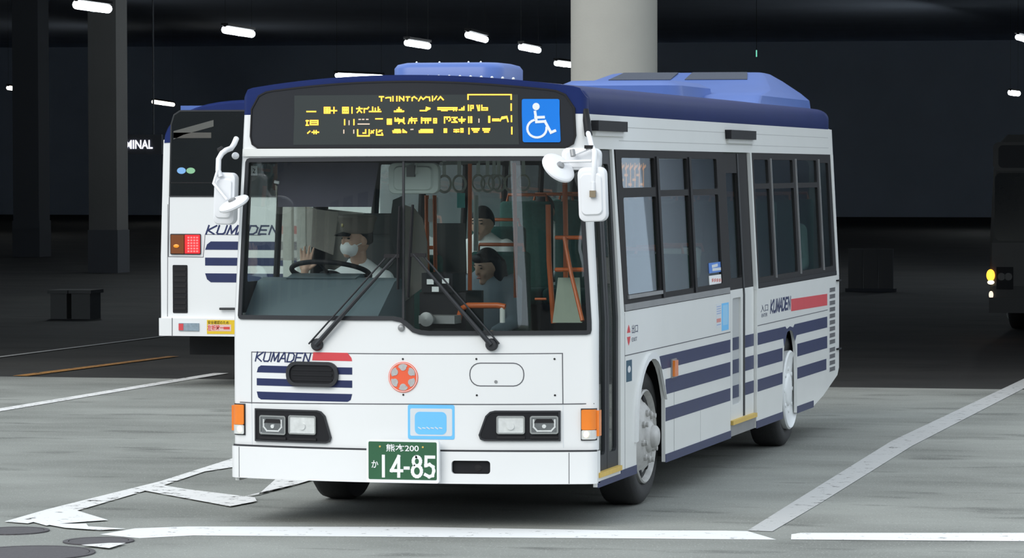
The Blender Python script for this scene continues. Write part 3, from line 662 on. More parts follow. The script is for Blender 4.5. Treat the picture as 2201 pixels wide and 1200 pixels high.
# rear air conditioner
ac = B()
ac.rings([rlev(2.60, .95, 5.9, 8.42, .12), rlev(2.74, .93, 6.2, 8.42, .12), rlev(2.80, .86, 6.9, 8.40, .12), rlev(2.90, .72, 7.45, 8.30, .1), rlev(2.955, .64, 7.72, 8.15, .08), rlev(2.965, .60, 7.8, 8.1, .06)])
ac = ac.build('air_conditioner', ROOFB, bus, 35)
for s in (-1, 1):
    q = [Vector((s*.06, 7.44, 2.892)), Vector((s*.58, 7.44, 2.892)), Vector((s*.52, 7.735, 2.958)), Vector((s*.06, 7.735, 2.958))]; up_ = Vector((0, -.02, .008))
    B().add([p+up_*.0-Vector((0, 0, .02)) for p in q]+[p+up_ for p in q], [(0, 1, 2, 3), (4, 5, 6, 7), (0, 1, 5, 4), (1, 2, 6, 5), (2, 3, 7, 6), (3, 0, 4, 7)]).build('intake_screen', pm('intake_mesh', (.05, .06, .085), .6, var=.3, scale=90), ac)
bl = B(); bl.rings([rlev(2.66, .50, 5.3, 6.6, .15), rlev(2.80, .48, 5.3, 6.6, .15), rlev(2.84, .40, 5.4, 6.5, .12)]); bl.build('duct_cover', ROOFB, ac, 40)
# --- door side: lower panels
Yd0, Yd1 = .135, .70                                # front door
arF = [(1.12, .25), (1.12, .45)] + [(1.53-.41*math.cos(t_), .52+.43*math.sin(t_)) for t_ in [math.radians(d) for d in range(15, 150, 12)]] + [(1.93, .66), (1.94, .25)]
arR = [(5.99, .25), (5.99, .5)] + [(6.29-.30*math.cos(t_), .54+.40*math.sin(t_)) for t_ in [math.radians(d) for d in range(15, 170, 12)]] + [(6.59, .5), (6.59, .25)]
M1, M2 = 4.03, 4.96
sideF = sheet('side_panel', [(Yd1, .25)] + arF + [(M1, .25), (M1, 1.28), (.80, 1.28), (.73, 1.28), (Yd1, 1.28)], CREAM, bus, MS, -.025, .025)
sideR = sheet('side_panel', [(M2, .25)] + arR + [(7.3, .25), (7.75, .31), (8.42, .44), (BL_-.005, .50), (BL_, 1.28), (M2, 1.28)], CREAM, bus, MS, -.025, .025)
sheet('door_sill_panel', rect(.10, .25, Yd1, .325), CREAM, bus, MS, -.025, .025)
sheet('door_header', rect(.132, 2.29, BL_, TOPZ), CREAM, bus, MS, -.025, .025)
for (z, n2) in ((2.43, 0), (2.345, 0)): strokes('header_seam', [[(.9, z), (8.3, z)]], .004, pm('fine_seam', (.42, .42, .41), .6), bus, MS, .0, .0006)
sheet('door_post', [(Yd1, 1.28), (.80, 1.28), (.745, 2.29), (Yd1, 2.29)], CREAM, bus, MS, -.025, .026)
sheet('rear_post', [(8.40, 1.28), (BL_, 1.28), (BL_, 2.29), (8.38, 2.29)], CREAM, bus, MS, -.025, .026)
for (pan, segs) in ((sideF, ((Yd1, 1.12), (1.94, M1))), (sideR, ((M2, 5.99), (6.59, 7.3)))):
    for a, c in segs: sheet('skirt_edge', rect(a, .245, c, .30), NAVYD, pan, MS, .0, .004)
sheet('skirt_edge', rect(.11, .245, Yd1, .282), NAVYD, bus, MS, .0, .004)
lip = arF[1:-1]; sheet('arch_lip', [(a, c) for a, c in lip] + [(1.53+(a-1.53)*1.13-(.0 if a < 1.5 else 0), .5+(c-.5)*1.09) for a, c in reversed(lip) if a < 1.75], WHITE, sideF, MS, .0, .016)
# door-side stripes, wrapped by the wheel arches
Z1 = ((.952, .862), (.792, .692), (.605, .515))
for k, (a, c) in enumerate(Z1):
    q = [(1.80, a), (1.66, a-.005), (1.70, a-.03), (1.86, c)] if k == 0 else [(1.945, a), (1.945, c)]
    sheet('stripe', q + [(M1-.01, c), (M1-.01, a)], NAVYD, sideF, MS, .0, .0012)
    if k == 0: sheet('stripe', [(M2+.02, a), (6.10, a), (6.16, .93), (6.29, .945), (6.42, .93), (6.48, a), (7.93, a), (7.93, c), (6.57, c), (6.50, .82), (6.38, .905), (6.29, .915), (6.18, .905), (6.05, .80), (6.02, c), (M2+.02, c)], NAVYD, sideR, MS, .0, .0012)
    else:
        sheet('stripe', rect(M2+.02, c, 5.985, a), NAVYD, sideR, MS, .0, .0012); sheet('stripe', rect(6.60, c, 7.93-(.04 if k == 2 else 0), a), NAVYD, sideR, MS, .0, .0012)
strokes('panel_seam', [[(.82, 1.006), (M1-.01, 1.006)]], .006, SEAM, sideF, MS, .0, .0008)
strokes('panel_seam', [[(M2+.03, 1.006), (7.95, 1.006)]], .006, SEAM, sideR, MS, .0, .0008)
strokes('panel_seam', [[(.81, .30), (.81, 1.27)]], .005, SEAM, sideF, MS, .0, .0008)
strokes('panel_seam', [[(2.2, .30), (2.2, .69)]], .004, SEAM, sideF, MS, .0, .0008)
for y_ in (3.02,): strokes('panel_seam', [[(y_, .30), (y_, .51)]], .004, pm('fine_seam', (.4, .4, .4)), sideF, MS, .0, .0008)
kumaden(5.50, 1.085, .82, .085, .020, sideR, MS, .0)
sheet('red_flash', [(6.34, 1.06), (7.93, 1.045), (7.93, 1.14), (6.34, 1.155)], RED, sideR, MS, .0, .0012)
text('entrance_text', '入口', 5.13, 1.10, .28, .055, NAVYD, sideR, MS, .0012); text('entrance_text', 'ENTER', 5.16, 1.062, .22, .026, NAVYD, sideR, MS, .0012)
text('exit_text', '出口', 1.0, 1.135, .16, .055, NAVYD, sideF, MS, .0012); text('exit_text', 'EXIT', 1.0, 1.085, .14, .024, NAVYD, sideF, MS, .0012)
sheet('red_arrow', [(.87, 1.145), (.96, 1.145), (.94, 1.175), (.915, 1.195), (.89, 1.175)], RED, sideF, MS, .0, .001)
sheet('red_arrow', [(.87, 1.120), (.96, 1.120), (.94, 1.085), (.915, 1.065), (.89, 1.085)], RED, sideF, MS, .0, .001)
o = sheet('blue_notice', rect(*sp(1346, 822), *sp(1358, 773)), pm('notice_teal', (.02, .08, .13), .4), sideF, MS, .0, .0012)
y0, z0 = sp(1346, 822); y1, z1 = sp(1358, 773); sheet('notice_mark', circ((y0+y1)/2, (z0+z1)/2+.01, .04, 14, .022), PALEB, o, MS, .0012, .0006)
o = sheet('notice_sticker', rect(*sp(1551, 712), *sp(1566, 650)), SKYB, sideF, MS, .0, .0012)
sheet('notice_patch', rect(*sp(1553, 700), *sp(1564, 655)), pm('notice_pale_blue', (.30, .60, .85), .4), o, MS, .0012, .0006)
o = sheet('notice_sticker', rect(*sp(1539, 706), *sp(1550, 652)), PALEB, sideF, MS, .0, .0012)
sheet('notice_red', rect(*sp(1540, 694), *sp(1549, 684)), pm('pale_red', (.62, .25, .22), .5), o, MS, .0012, .0006)
strokes('notice_text', [[sp(1540.5, v_), sp(1549, v_-2)] for v_ in (660, 665, 670, 675, 699)], .006, pm('notice_ink', (.30, .38, .60), .5), o, MS, .0012, .0006)
mk = B().bbox((1.15, 2.12, .80), (1.175, 2.22, .905)).build('side_marker', AMBER, bus); B().bbox((1.15, 2.10, .79), (1.160, 2.24, .915)).build('marker_base', GREYM, mk)
for k in range(13):
    z = 1.165-k*.054-(.012 if k > 8 else 0)
    vt_ = sheet('side_vent', rect(8.03, z-.019, 8.30, z+.019), pm('vent_grey', (.36, .36, .37), .6, var=.3, scale=60), bus, MS, .0, .002)
    for j in range(3): sheet('vent_slat', rect(8.05, z-.012+.011*j, 8.28, z-.007+.011*j), DGREY, vt_, MS, .002, .003)
for y_, z_ in ((8.43, 1.235), (8.44, .66)): sheet('rear_hinge', rect(y_-.08, z_-.006, y_+.07, z_+.006), BLK, bus, MS, .0, .02)
for (a, c) in ((1272, 1334), (1559, 1612)):
    p_, q_ = sp(a, 298), sp(c, 277); z0, z1 = (2.40, 2.463) if a < 1400 else (2.385, 2.45)
    ex = B().bbox((halfw(2.4)-.02, p_[0], z0), (halfw(2.4)+.045, q_[0], z1)).build('door_lamp', BLK, bus)
    B().bbox((halfw(2.4), p_[0]+.03, z0-.03), (halfw(2.4)+.02, q_[0]+.06, z0)).build('lamp_bracket', CREAM, ex)
# --- window bands
def panes(band, name, y0, y1, z0, z1, ps, gm):
    fr_ = sheet(name, rect(y0, z0, y1, z1), DGREY, bus, band, -.025, .022, holes=[rr(a, c, d, e, .02, 3) for a, c, d, e in ps])
    for a, c, d, e in ps: sheet('window_pane', rect(a-.012, c-.012, d+.012, e+.012), gm, bus, band, -.018, .004, smooth=60)
    return fr_
wf = panes(MS, 'window_frame', .80, M1, 1.28, 2.29, [(.95, 1.38, 1.86, 1.99), (.95, 2.05, 1.86, 2.24), (1.98, 1.36, 2.84, 1.99), (1.98, 2.03, 2.84, 2.24), (2.95, 1.36, 3.80, 1.99), (2.95, 2.03, 3.80, 2.24)], GS)
sheet('window_sill', rect(.82, 1.285, M1-.02, 1.325), GREYM, wf, MS, -.003, .008)
sheet('slider_rail', rect(.93, 1.355, 1.90, 1.378), GREYM, wf, MS, -.003, .010)
for a, c in ((1.88, 1.94), (2.86, 2.92)): sheet('window_mullion', rect(a, 1.33, c, 2.25), BLK, wf, MS, -.003, .012)
wr = panes(MS, 'window_frame', M2+.06, 8.40, 1.28, 2.29, [(5.12, 1.36, 5.68, 2.02), (5.12, 2.06, 5.68, 2.24), (5.82, 1.36, 6.68, 2.02), (5.82, 2.06, 6.68, 2.24), (6.86, 1.36, 7.72, 2.02), (6.86, 2.06, 7.72, 2.24), (7.86, 1.36, 8.26, 2.22)], GS)
sheet('window_sill', rect(M2+.08, 1.285, 8.38, 1.318), BLK, wr, MS, -.003, .006)
for a in (5.75, 6.77, 7.79): sheet('window_mullion', rect(a, 1.34, a+.016, 2.25), GREYM, wr, MS, -.003, .012)
B().bbox((1.10, M2-.005, .33), (1.156, M2+.022, 1.28)).build('door_edge_trim', CREAM, bus)
sheet('door_edge_trim', rect(M2-.01, 1.28, M2+.04, 2.29), CREAM, bus, MS, -.02, .03)
s1, s2 = sp(1528, 588), sp(1558, 562); st_ = sheet('window_notice', rect(*s1, *s2), pm('notice_blue', (.08, .22, .62), .4), bus, MS, -.013, .002)
sheet('notice_lower', rect(*sp(1528.5, 613), *sp(1558.5, 589)), PRINTW, st_, MS, -.013, .002)
strokes('notice_mark', [[sp(1534, 573), sp(1545, 570)], [sp(1535, 580), sp(1552, 578)]], .02, PALEB, st_, MS, -.011, .001)
strokes('notice_text', [[sp(1534+k*5, 603), sp(1536+k*5, 602)] for k in range(5)], .022, pm('pale_red', (.62, .25, .22)), st_, MS, -.011, .001)
# side destination display behind the first window
sdsp = B().bbox((1.0, .86, 2.03), (1.05, 1.90, 2.25)).build('side_display', BLKP, bus)
MSD = lambda y, z, off: Vector((1.05+off, y, z))
strokes('led_line', [[(1.0+.11*k, 2.07+.03*(k % 3)), (1.07+.11*k, 2.07+.03*(k % 3))] for k in range(7)] + [[(1.02+.12*k, 2.06), (1.02+.12*k, 2.2)] for k in range(7)] + [[(1.0+.12*k, 2.17), (1.08+.12*k, 2.19)] for k in range(7)], .016, pm('led_faint', (.6, .25, .05), .4, emit=(1, .35, .05), estr=.5), sdsp, MSD, .001, .002)
# --- front door: two glazed leaves
for a, c in ((Yd0+.005, .405), (.415, Yd1-.005)):
    d_ = sheet('door_leaf', rect(a, .335, c, 2.285), RUB, bus, MS, -.045, .03, holes=[rr(a+.05, .43, c-.05, 2.20, .03, 3)])
    sheet('door_glass', rect(a+.04, .42, c-.04, 2.21), GS, d_, MS, -.032, .004)
B().bbox((.85, .12, .305), (1.165, Yd1-.02, .335)).build('step_board', YEL, bus)
B().bbox((1.07, .50, .9), (1.085, .53, 1.5)).build('door_handrail', YEL, bus)
# --- middle sliding door, set back
dm = sheet('door_leaf', rect(M1+.06, .36, M2-.02, 1.30), CREAM, bus, MS, -.045, .03, holes=[rr(M1+.14, .47, M1+.44, 1.24, .02, 3)])
sheet('door_glass', rect(M1+.13, .46, M1+.45, 1.25), pm('frosted_pane', (.42, .43, .43), .5), dm, MS, -.034, .004)
du = sheet('door_leaf', rect(M1+.06, 1.30, M2-.02, 2.285), DGREY, bus, MS, -.045, .03, holes=[rr(M1+.12, 1.38, M1+.52, 2.14, .02, 3)])
sheet('door_glass', rect(M1+.11, 1.37, M1+.53, 2.15), GS, du, MS, -.034, .004)
sheet('door_edge', rect(M1+.52, .37, M1+.56, 2.28), RUB, dm, MS, -.018, .010)
sheet('door_jamb', rect(M1, .33, M1+.05, 1.28), DGREY, bus, MS, -.05, .04); sheet('door_jamb', rect(M1, 1.28, M1+.05, 2.29), DGREY, bus, MS, -.05, .04)
for a, c in Z1:
    sheet('stripe', rect(M1+.15, c, M1+.43, a), pm('stripe_on_glass', (.02, .03, .085), .4), dm, MS, -.030, .003)
    sheet('stripe', rect(M1+.565, c, M2-.025, a), NAVYD, dm, MS, -.0145, .0015)
B().bbox((.80, M1+.03, .335), (1.165, M2-.03, .365)).build('step_board', YEL, bus)
B().bbox((1.06, M1+.04, .25), (1.14, M2-.02, .335)).build('step_box', GREYM, bus)
# --- driver side (seen through the glass) and tail
sheet('side_panel', [(.115, .25)] + arF + arR + [(7.3, .25), (8.42, .44), (BL_, .5), (BL_, 1.28), (.115, 1.28)], CREAM, bus, ML, -.025, .025)
sheet('side_header', rect(.135, 2.29, BL_, TOPZ), CREAM, bus, ML, -.025, .025)
panes(ML, 'window_frame', .135, BL_, 1.28, 2.29, [(.24, 1.47, .78, 2.2), (.84, 1.47, 1.5, 2.2), (1.75, 1.36, 2.75, 2.2), (2.85, 1.36, 3.85, 2.2), (3.95, 1.36, 4.95, 2.2), (5.05, 1.36, 6.05, 2.2), (6.15, 1.36, 7.15, 2.2), (7.25, 1.36, 8.2, 2.2)], GC)
MR = lambda x, z, off: Vector((x, BL_-.02+off, z))
sheet('rear_panel', [(-1.13, .5), (1.13, .5), (1.13, 1.25), (1.07, 2.5), (.95, 2.6), (-.95, 2.6), (-1.07, 2.5), (-1.13, 1.25)], CREAM, bus, MR, -.02, .03, holes=[rr(-.9, 1.5, .9, 2.25, .06)])
sheet('rear_pane', rr(-.92, 1.48, .92, 2.27, .06), GD, bus, MR, -.012, .004)
B().bbox((-1.05, .2, .30), (1.05, 8.2, .36)).build('underframe', UNDER, bus)
B().bbox((-.80, 7.2, .30), (.85, 8.4, .34)).build('engine_tray', UNDER, bus)
for (y0, y1) in ((1.05, 2.02), (5.92, 6.68)):
    for s in (-1, 1):
        a_ = sorted((s*.72, s*1.10)); B().bbox((a_[0], y0, .98), (a_[1], y1, 1.0)).build('wheel_housing', UNDER, bus)
        B().bbox((s*.72, y0, .30), (s*.74, y1, .98)).build('housing_wall', UNDER, bus); B().bbox((a_[0], y1, .28), (a_[1], y1+.02, .98)).build('housing_wall', UNDER, bus)
        B().bbox((a_[0], y0-.02, .28), (a_[1], y0, .98)).build('housing_wall', UNDER, bus)
# --- wheels
def wheel(x, y, s, front, bus=bus):
    M = Matrix.Translation((x, y, .44)) @ Matrix.Rotation(s*PI/2, 4, 'Y')
    ty = B().lathe([(.30, -.24), (.38, -.25), (.425, -.235), (.44, -.20), (.44, -.06), (.43, -.025), (.40, -.004), (.36, 0), (.315, -.012), (.30, -.03)], M, 48).build('wheel_tyre', TYRE, bus, 40)
    if front:
        B().lathe([(.305, -.05), (.305, .0), (.295, .008), (.285, -.01), (.27, -.045), (.225, -.02), (.19, .012), (.12, .02), (.11, .022)], M, 40).build('rim', RIMS, ty, 40)
        B().lathe([(.115, .0), (.105, .03), (.09, .045), (.075, .05), (.07, .075), (.055, .088), (.001, .092)], M, 24).build('hub', RIMS, ty, 40)
        for k in range(8):
            t_ = 2*PI*k/8+.2; B().lathe([(.022, 0), (.022, .02), (.016, .025), (.016, .042), (.001, .044)], M @ Matrix.Translation((.155*math.cos(t_), .155*math.sin(t_), .01)), 8).build('lug_nut', RIMS, ty, 40)
        for k in range(8):
            t_ = 2*PI*k/8+.59; B().ell(M @ Vector((.238*math.cos(t_), .238*math.sin(t_), -.024)), (.012, .030, .030), n=12, m=8).build('rim_opening', BLK, ty, 60)
    else:
        B().lathe([(.305, -.03), (.310, .022), (.298, .034), (.288, .028), (.277, .020), (.20, .010), (.13, .006), (.12, .016), (.10, .020), (.001, .022)], M, 40).build('rim', RIMW, ty, 40)
        for k in range(8):
            t_ = 2*PI*k/8; B().lathe([(.016, 0), (.016, .012), (.001, .014)], M @ Matrix.Translation((.165*math.cos(t_), .165*math.sin(t_), .004)), 8).build('lug_nut', RIMW, ty, 40)
wheel(1.085, 1.64, 1, True); wheel(-1.085, 1.64, -1, True); wheel(1.10, 6.44, 1, False); wheel(-1.10, 6.44, -1, False)
# --- mirrors
def pxloop(poly, y): return [at(a, c, y) for a, c in poly]
def shell(name, poly, y, depth, mat, parent, bulge=.012):
    base = pxloop(poly, y); c = sum(base, Vector())/len(base)
    def lv(s_, dy): return [c+(p-c)*s_+Vector((0, dy, 0)) for p in base]
    b_ = B(); b_.rings([lv(.97, depth), lv(1, depth*.8), lv(1, .012), lv(.97, 0), lv(.88, -.004), lv(.78, -.004), lv(.72, -.004-bulge), lv(.2, -.006-bulge)]); return b_.build(name, mat, parent, 35)
def prr(x0, y0, x1, y1, r): return rr(x0, y0, x1, y1, r, 5)
MW = pm('mirror_white', (.80, .80, .81), .35, var=.02)
MIRF = pm('mirror_face', (.7, .72, .74), .05, metal=1, var=.02)
def rot_px(poly, cx, cy, d):
    c, s_ = math.cos(math.radians(d)), math.sin(math.radians(d)); return [(cx+(x-cx)*c-(y-cy)*s_, cy+(x-cx)*s_+(y-cy)*c) for x, y in poly]
# driver-side mirror
ym = -.10
mh = shell('mirror_housing', rot_px(prr(459, 371, 504, 483, 12), 482, 427, 2), ym, .07, MW, bus)
B().tube([at(508, 298, .1), at(503, 310, .05), at(497, 319, 0), at(486, 323, -.05), at(477, 330, -.08), at(470, 342, ym), at(469, 366, ym-.02), at(474, 380, ym-.02)], .017, 10).build('mirror_arm', MW, mh, 60)
B().tube([at(468, 366, ym-.03), at(459, 394, ym-.05), at(488, 430, ym-.08)], .010, 8).build('mirror_stay', MW, mh, 60)
B().tube([at(480, 321, -.05), at(471, 326, -.05)], .023, 10).build('arm_clamp', DGREY, mh, 60)
B().ell(at(506, 335, .06), (.022, .03, .022)).build('mirror_mount', MW, mh, 60)
def disc(px, py, y, r, nrm, parent, nm='convex_mirror'):
    c = at(px, py, y); M = Matrix.Translation(c) @ Vector(nrm).to_track_quat('Z', 'Y').to_matrix().to_4x4()
    o = B().lathe([(r*.9, -.02), (r, -.012), (r, 0), (r*.93, .008), (r*.85, .010), (r*.4, .018), (.001, .02)], M, 32).build(nm, MW, parent, 40)
    B().lathe([(.026, .015), (.022, .03), (.001, .035)], M, 12).build('mirror_knuckle', GREYM, o, 40); return o
disc(502, 437, ym-.10, .098, (-.32, -.37, .87), bus)
# door-side mirror cluster
yr = -.16
B().tube([at(1257, 236, .12), at(1262, 268, .10), at(1265, 290, .05)], .024, 10).build('mirror_mount', BLK, bus, 60)
big = shell('mirror_housing', rot_px(prr(1206, 318, 1290, 366, 14), 1248, 342, 1), yr+.05, .06, MW, bus, .006)
B().tube([at(1264, 286, .05), at(1268, 300, -.04), at(1271, 314, yr), at(1278, 326, yr-.03), at(1277, 360, yr-.05), at(1275, 393, yr-.05)], .016, 10).build('mirror_arm', MW, big, 60)
B().tube([at(1206, 348, yr-.03), at(1272, 346, yr-.04)], .009, 8).build('mirror_stay', MW, big, 60)
B().tube([at(1233, 333, yr), at(1270, 318, yr)], .008, 8).build('mirror_stay', MW, big, 60)
B().tube([at(1230, 322, yr-.0), at(1232, 336, yr-.01)], .016, 8).build('mirror_knuckle', GREYM, big, 60)
B().box(at(1266, 316, yr-.02), (.05, .03, .02)).build('arm_clamp', DGREY, big)
rm = shell('mirror_housing', rot_px(prr(1242, 359, 1302, 477, 15), 1272, 418, -2), yr-.04, .07, MW, bus)
B().tube([at(1275, 392, yr-.06), at(1275, 416, yr-.065)], .012, 8).build('mirror_stem', MW, rm, 60)
B().box(at(1274, 417, yr-.07), (.035, .02, .04)).build('mirror_knuckle', pm('brass_knuckle', (.30, .24, .16), .4, metal=.5), rm)
disc(1201, 360, yr-.04, .108, (.64, -.42, .64), bus)

# --- cabin
B().bbox((-1.06, .35, .40), (1.06, M2+.2, .44)).build('cabin_floor', FLOORM, bus)
B().bbox((-1.06, M2+.2, .40), (1.06, 8.42, .78)).build('rear_floor', FLOORM, bus)
B().bbox((-1.06, .30, .44), (-.28, 1.75, .66)).build('driver_platform', FLOORM, bus)
b = B(); DX = [-1.11+.89*k/12 for k in range(13)]
b.rings([[Vector((x, y, z)) for y, z in ((bow(x)+.035, 1.19), (.42, 1.470), (.52, 1.492), (.64, 1.47), (.66, 1.0), (bow(x)+.035, .80))] for x in DX]); dash = b.build('dashboard', DASH, bus, 25)
b = B(); b.prism([(.20, 1.0), (.5, 1.0), (.5, .7), (.20, .7)], lambda y, z, o: Vector((-.2+1.25*o, y, z)), 0, 1); b.build('lower_dash', INTD, bus)
b = B(); b.prism([(.47, 1.488), (.60, 1.515), (.66, 1.50), (.66, 1.46), (.5, 1.46)], lambda y, z, o: Vector((-.94+.45*o, y, z)), 0, 1); b.build('instrument_hood', DASH, dash, 30)
# steering wheel
sc_ = Vector((-.715, .67, 1.520)); Ms = Matrix.Translation(sc_) @ Matrix.Rotation(math.radians(-17), 4, 'X')
ring = [Ms @ Vector((.245*math.cos(2*PI*k/40), .245*math.sin(2*PI*k/40), 0)) for k in range(41)]
sw = B().tube(ring, .016, 10, False).build('steering_wheel', BLK, bus, 60)
for t_ in (.3, 2.84, 4.71): B().tube([Ms @ Vector((.05*math.cos(t_), .05*math.sin(t_), -.02)), Ms @ Vector((.24*math.cos(t_), .24*math.sin(t_), 0))], .011, 8).build('spoke', BLK, sw, 60)
B().lathe([(.07, -.04), (.07, -.01), (.05, .0), (.001, .002)], Ms, 20).build('horn_pad', BLK, sw, 40)
B().tube([Ms @ Vector((0, 0, -.04)), Ms @ Vector((0, .06, -.5))], .03, 10).build('steering_column', BLK, sw, 60)
# cabin mirror behind the screen, visor, ticket reader
p0_, p1_ = at(835, 415, .25), at(942, 350, .25)
im = shell('cabin_mirror', prr(834, 350, 943, 417, 14), .26, .05, pm('mirror_back', (.48, .52, .49), .4), bus, .012)
B().box(at(884, 368, .235), (.05, .04, .07)).build('mirror_mount', INTD, im)
B().tube([at(893, 352, .26), at(893, 375, .24)], .012, 8).build('mirror_stem', INTW, im, 60)
vi = sheet('sun_visor', [(at(597, 350, .3).x, at(597, 350, .3).z), (at(815, 350, .3).x, at(815, 350, .3).z), (at(800, 445, .3).x, at(800, 445, .3).z), (at(598, 445, .3).x, at(598, 445, .3).z)], pm('visor_plum', (.045, .04, .065), .5, var=.15, scale=5), bus, MP(.30), 0, .006)
q_ = at(590, 391, .28); B().tube([q_, q_+Vector((.03, 0, -.005))], .010, 8).build('visor_knob', PRINTW, vi, 60)
q_ = at(546, 367, .20); B().bbox((q_.x-.02, .20, q_.z-.03), (q_.x+.02, .205, q_.z+.03)).build('screen_label', PRINTW, bus)
strokes('label_mark', [[(q_.x-.006, q_.z+.012), (q_.x+.006, q_.z+.008), (q_.x-.004, q_.z-.014), (q_.x+.006, q_.z-.014)]], .004, BLK, bus, MP(.20), .0005, .0008)
fb = B().bbox((-.12, .62, .44), (.18, 1.02, 1.40)).build('fare_box', BLK, bus)
B().bbox((-.10, .60, 1.40), (.10, .9, 1.52)).build('card_reader', BLK, fb)
for (a, c) in ((925, 606), (958, 604), (936, 622)):
    q_ = at(a, c, .595); B().bbox((q_.x-.022, .590, q_.z-.016), (q_.x+.022, .598, q_.z+.016)).build('card_label', PRINTW, fb)
q_ = at(935, 685, .5); B().bbox((q_.x-.09, .45, q_.z-.03), (q_.x+.14, .6, q_.z+.02)).build('coin_tray', GREYM, fb)
B().lathe([(.04, 0), (.045, .05), (.001, .06)], Matrix.Translation(at(921, 686, .42)) @ Matrix.Rotation(PI/2, 4, 'X'), 16).build('coin_cup', GREYM, fb, 40)
# driver's seat and screens behind him
def rbox(name, c, d, r, mat, parent, M=None):
    b_ = B(); R3 = M or Matrix.Identity(3); c = Vector(c)
    def lv(s_, z): return [c + R3 @ Vector((x, y, z)) for x, y in rr(-d[0]/2+s_, -d[1]/2+s_, d[0]/2-s_, d[1]/2-s_, max(.005, r-s_), 4)]
    b_.rings([lv(r*.6, -d[2]/2), lv(r*.15, -d[2]/2+r*.3), lv(0, -d[2]/2+r*.8), lv(0, d[2]/2-r*.8), lv(r*.15, d[2]/2-r*.3), lv(r*.6, d[2]/2)]); return b_.build(name, mat, parent, 50)
ds = rbox('driver_seat', (-.68, 1.22, .98), (.48, .46, .14), .05, INTD, bus)
rbox('seat_back', (-.66, 1.50, 1.38), (.46, .12, .72), .05, INTD, ds); rbox('head_rest', (-.66, 1.52, 1.80), (.26, .09, .16), .04, INTD, ds)
B().bbox((-.85, 1.05, .66), (-.5, 1.4, .9)).build('seat_base', BLK, ds)
def board(name, px, y, mat, th=.012, par=bus):
    return sheet(name, [(at(a, c, y).x, at(a, c, y).z) for a, c in px], mat, par, MP(y), -th/2, th, smooth=None)
board('driver_screen', [(592, 398), (630, 428), (680, 450), (728, 456), (722, 500), (716, 548), (668, 530), (640, 560), (603, 560)], 1.02, SCREEN); board('partition', [(660, 445), (820, 462), (845, 545), (870, 640), (660, 640)], 1.74, pm('partition_glass_grey', (.42, .40, .37), .5, var=.2, scale=5))
board('partition', [(868, 440), (890, 447), (908, 470), (918, 520), (920, 610), (868, 650)], 1.35, pm('partition_board', (.30, .27, .24), .6))
board('dark_panel', [(845, 430), (868, 420), (868, 560), (850, 545), (836, 500)], 1.36, INTD)
for (a, c, e) in ((618, 400, 640), (648, 440, 620)):
    q_ = at(a, c, 1.76); B().bbox((q_.x-.03, 1.75, 1.0), (q_.x+.03, 1.80, 2.38)).build('cab_post', INTW, bus)
# handrails
def pole(name, pts, r=.016, m=ORPOLE): return B().tube([at(a, c, y) for a, c, y in pts], r, 10).build(name, m, bus, 60)
pole('handrail', [(1010, 352, 1.3), (1010, 645, 1.3)], .014); pole('handrail', [(934, 420, 2.2), (936, 590, 2.2)], .014); pole('handrail', [(917, 420, 2.6), (919, 600, 2.6)], .016)
pole('handrail', [(1105, 350, 3.2), (1108, 500, 3.2), (1108, 640, 3.2)], .014); pole('handrail', [(1178, 440, .9), (1180, 560, .9), (1190, 695, .9)], .017); pole('handrail', [(1214, 380, 1.2), (1216, 500, 1.2), (1216, 600, 1.2)], .017)
pole('handrail', [(1213, 510, .62), (1228, 590, .55), (1252, 690, .45)], .013); pole('handrail', [(1195, 511, .7), (1255, 511, .6)], .013); pole('handrail', [(1195, 580, .7), (1255, 580, .6)], .014)
gb = pole('handrail', [(985, 690, .62), (992, 664, .60), (1005, 657, .58), (1070, 657, .55), (1086, 660, .55)], .019); pole('guard_post', [(1080, 657, .55), (1080, 694, .55)], .017, INTW)
pole('handrail', [(1150, 643, .8), (1174, 643, .8)], .008)
pole('stanchion', [(1023, 420, 2.9), (1023, 540, 2.9)], .018, INTW)
pole('strap_rail', [(948, 352, 1.7), (1080, 345, 5.2)], .012, GREYM)
# hanging straps: belt and ring
def strap(px, y):
    q_ = at(px, 352, y); zt_ = 2.36
    s_ = B().bbox((q_.x-.012, y-.003, 2.12), (q_.x+.012, y+.003, zt_)).build('strap', INTW, bus)
    pts = [Vector((q_.x+.045*math.sin(2*PI*k/20), y, 2.07+.055*math.cos(2*PI*k/20))) for k in range(21)]
    B().tube(pts, .008, 8, False).build('strap_ring', pm('ivory_plastic', (.42, .42, .37), .5), s_, 60)
for px, y in ((955, 1.9), (987, 2.3), (1048, 2.6), (1072, 2.9), (1098, 3.3), (1028, 3.6), (1125, 3.9), (1062, 4.3)): strap(px, y)
sg = board('hanging_sign', [(983, 415), (999, 415), (999, 447), (983, 447)], 2.2, pm('turquoise_card', (.12, .55, .52), .5)); board('notice_card', [(921, 428), (930, 428), (930, 477), (921, 477)], 2.25, PRINTW); board('notice_card', [(936, 425), (941, 425), (941, 460), (936, 460)], 2.3, PRINTW)
board('modesty_panel', [(1200, 597), (1246, 597), (1251, 694), (1188, 694)], .78, pm('pale_green_panel', (.36, .41, .33), .6)); board('wall_board', [(940, 480), (1000, 480), (1003, 590), (938, 590)], 2.75, INTD)
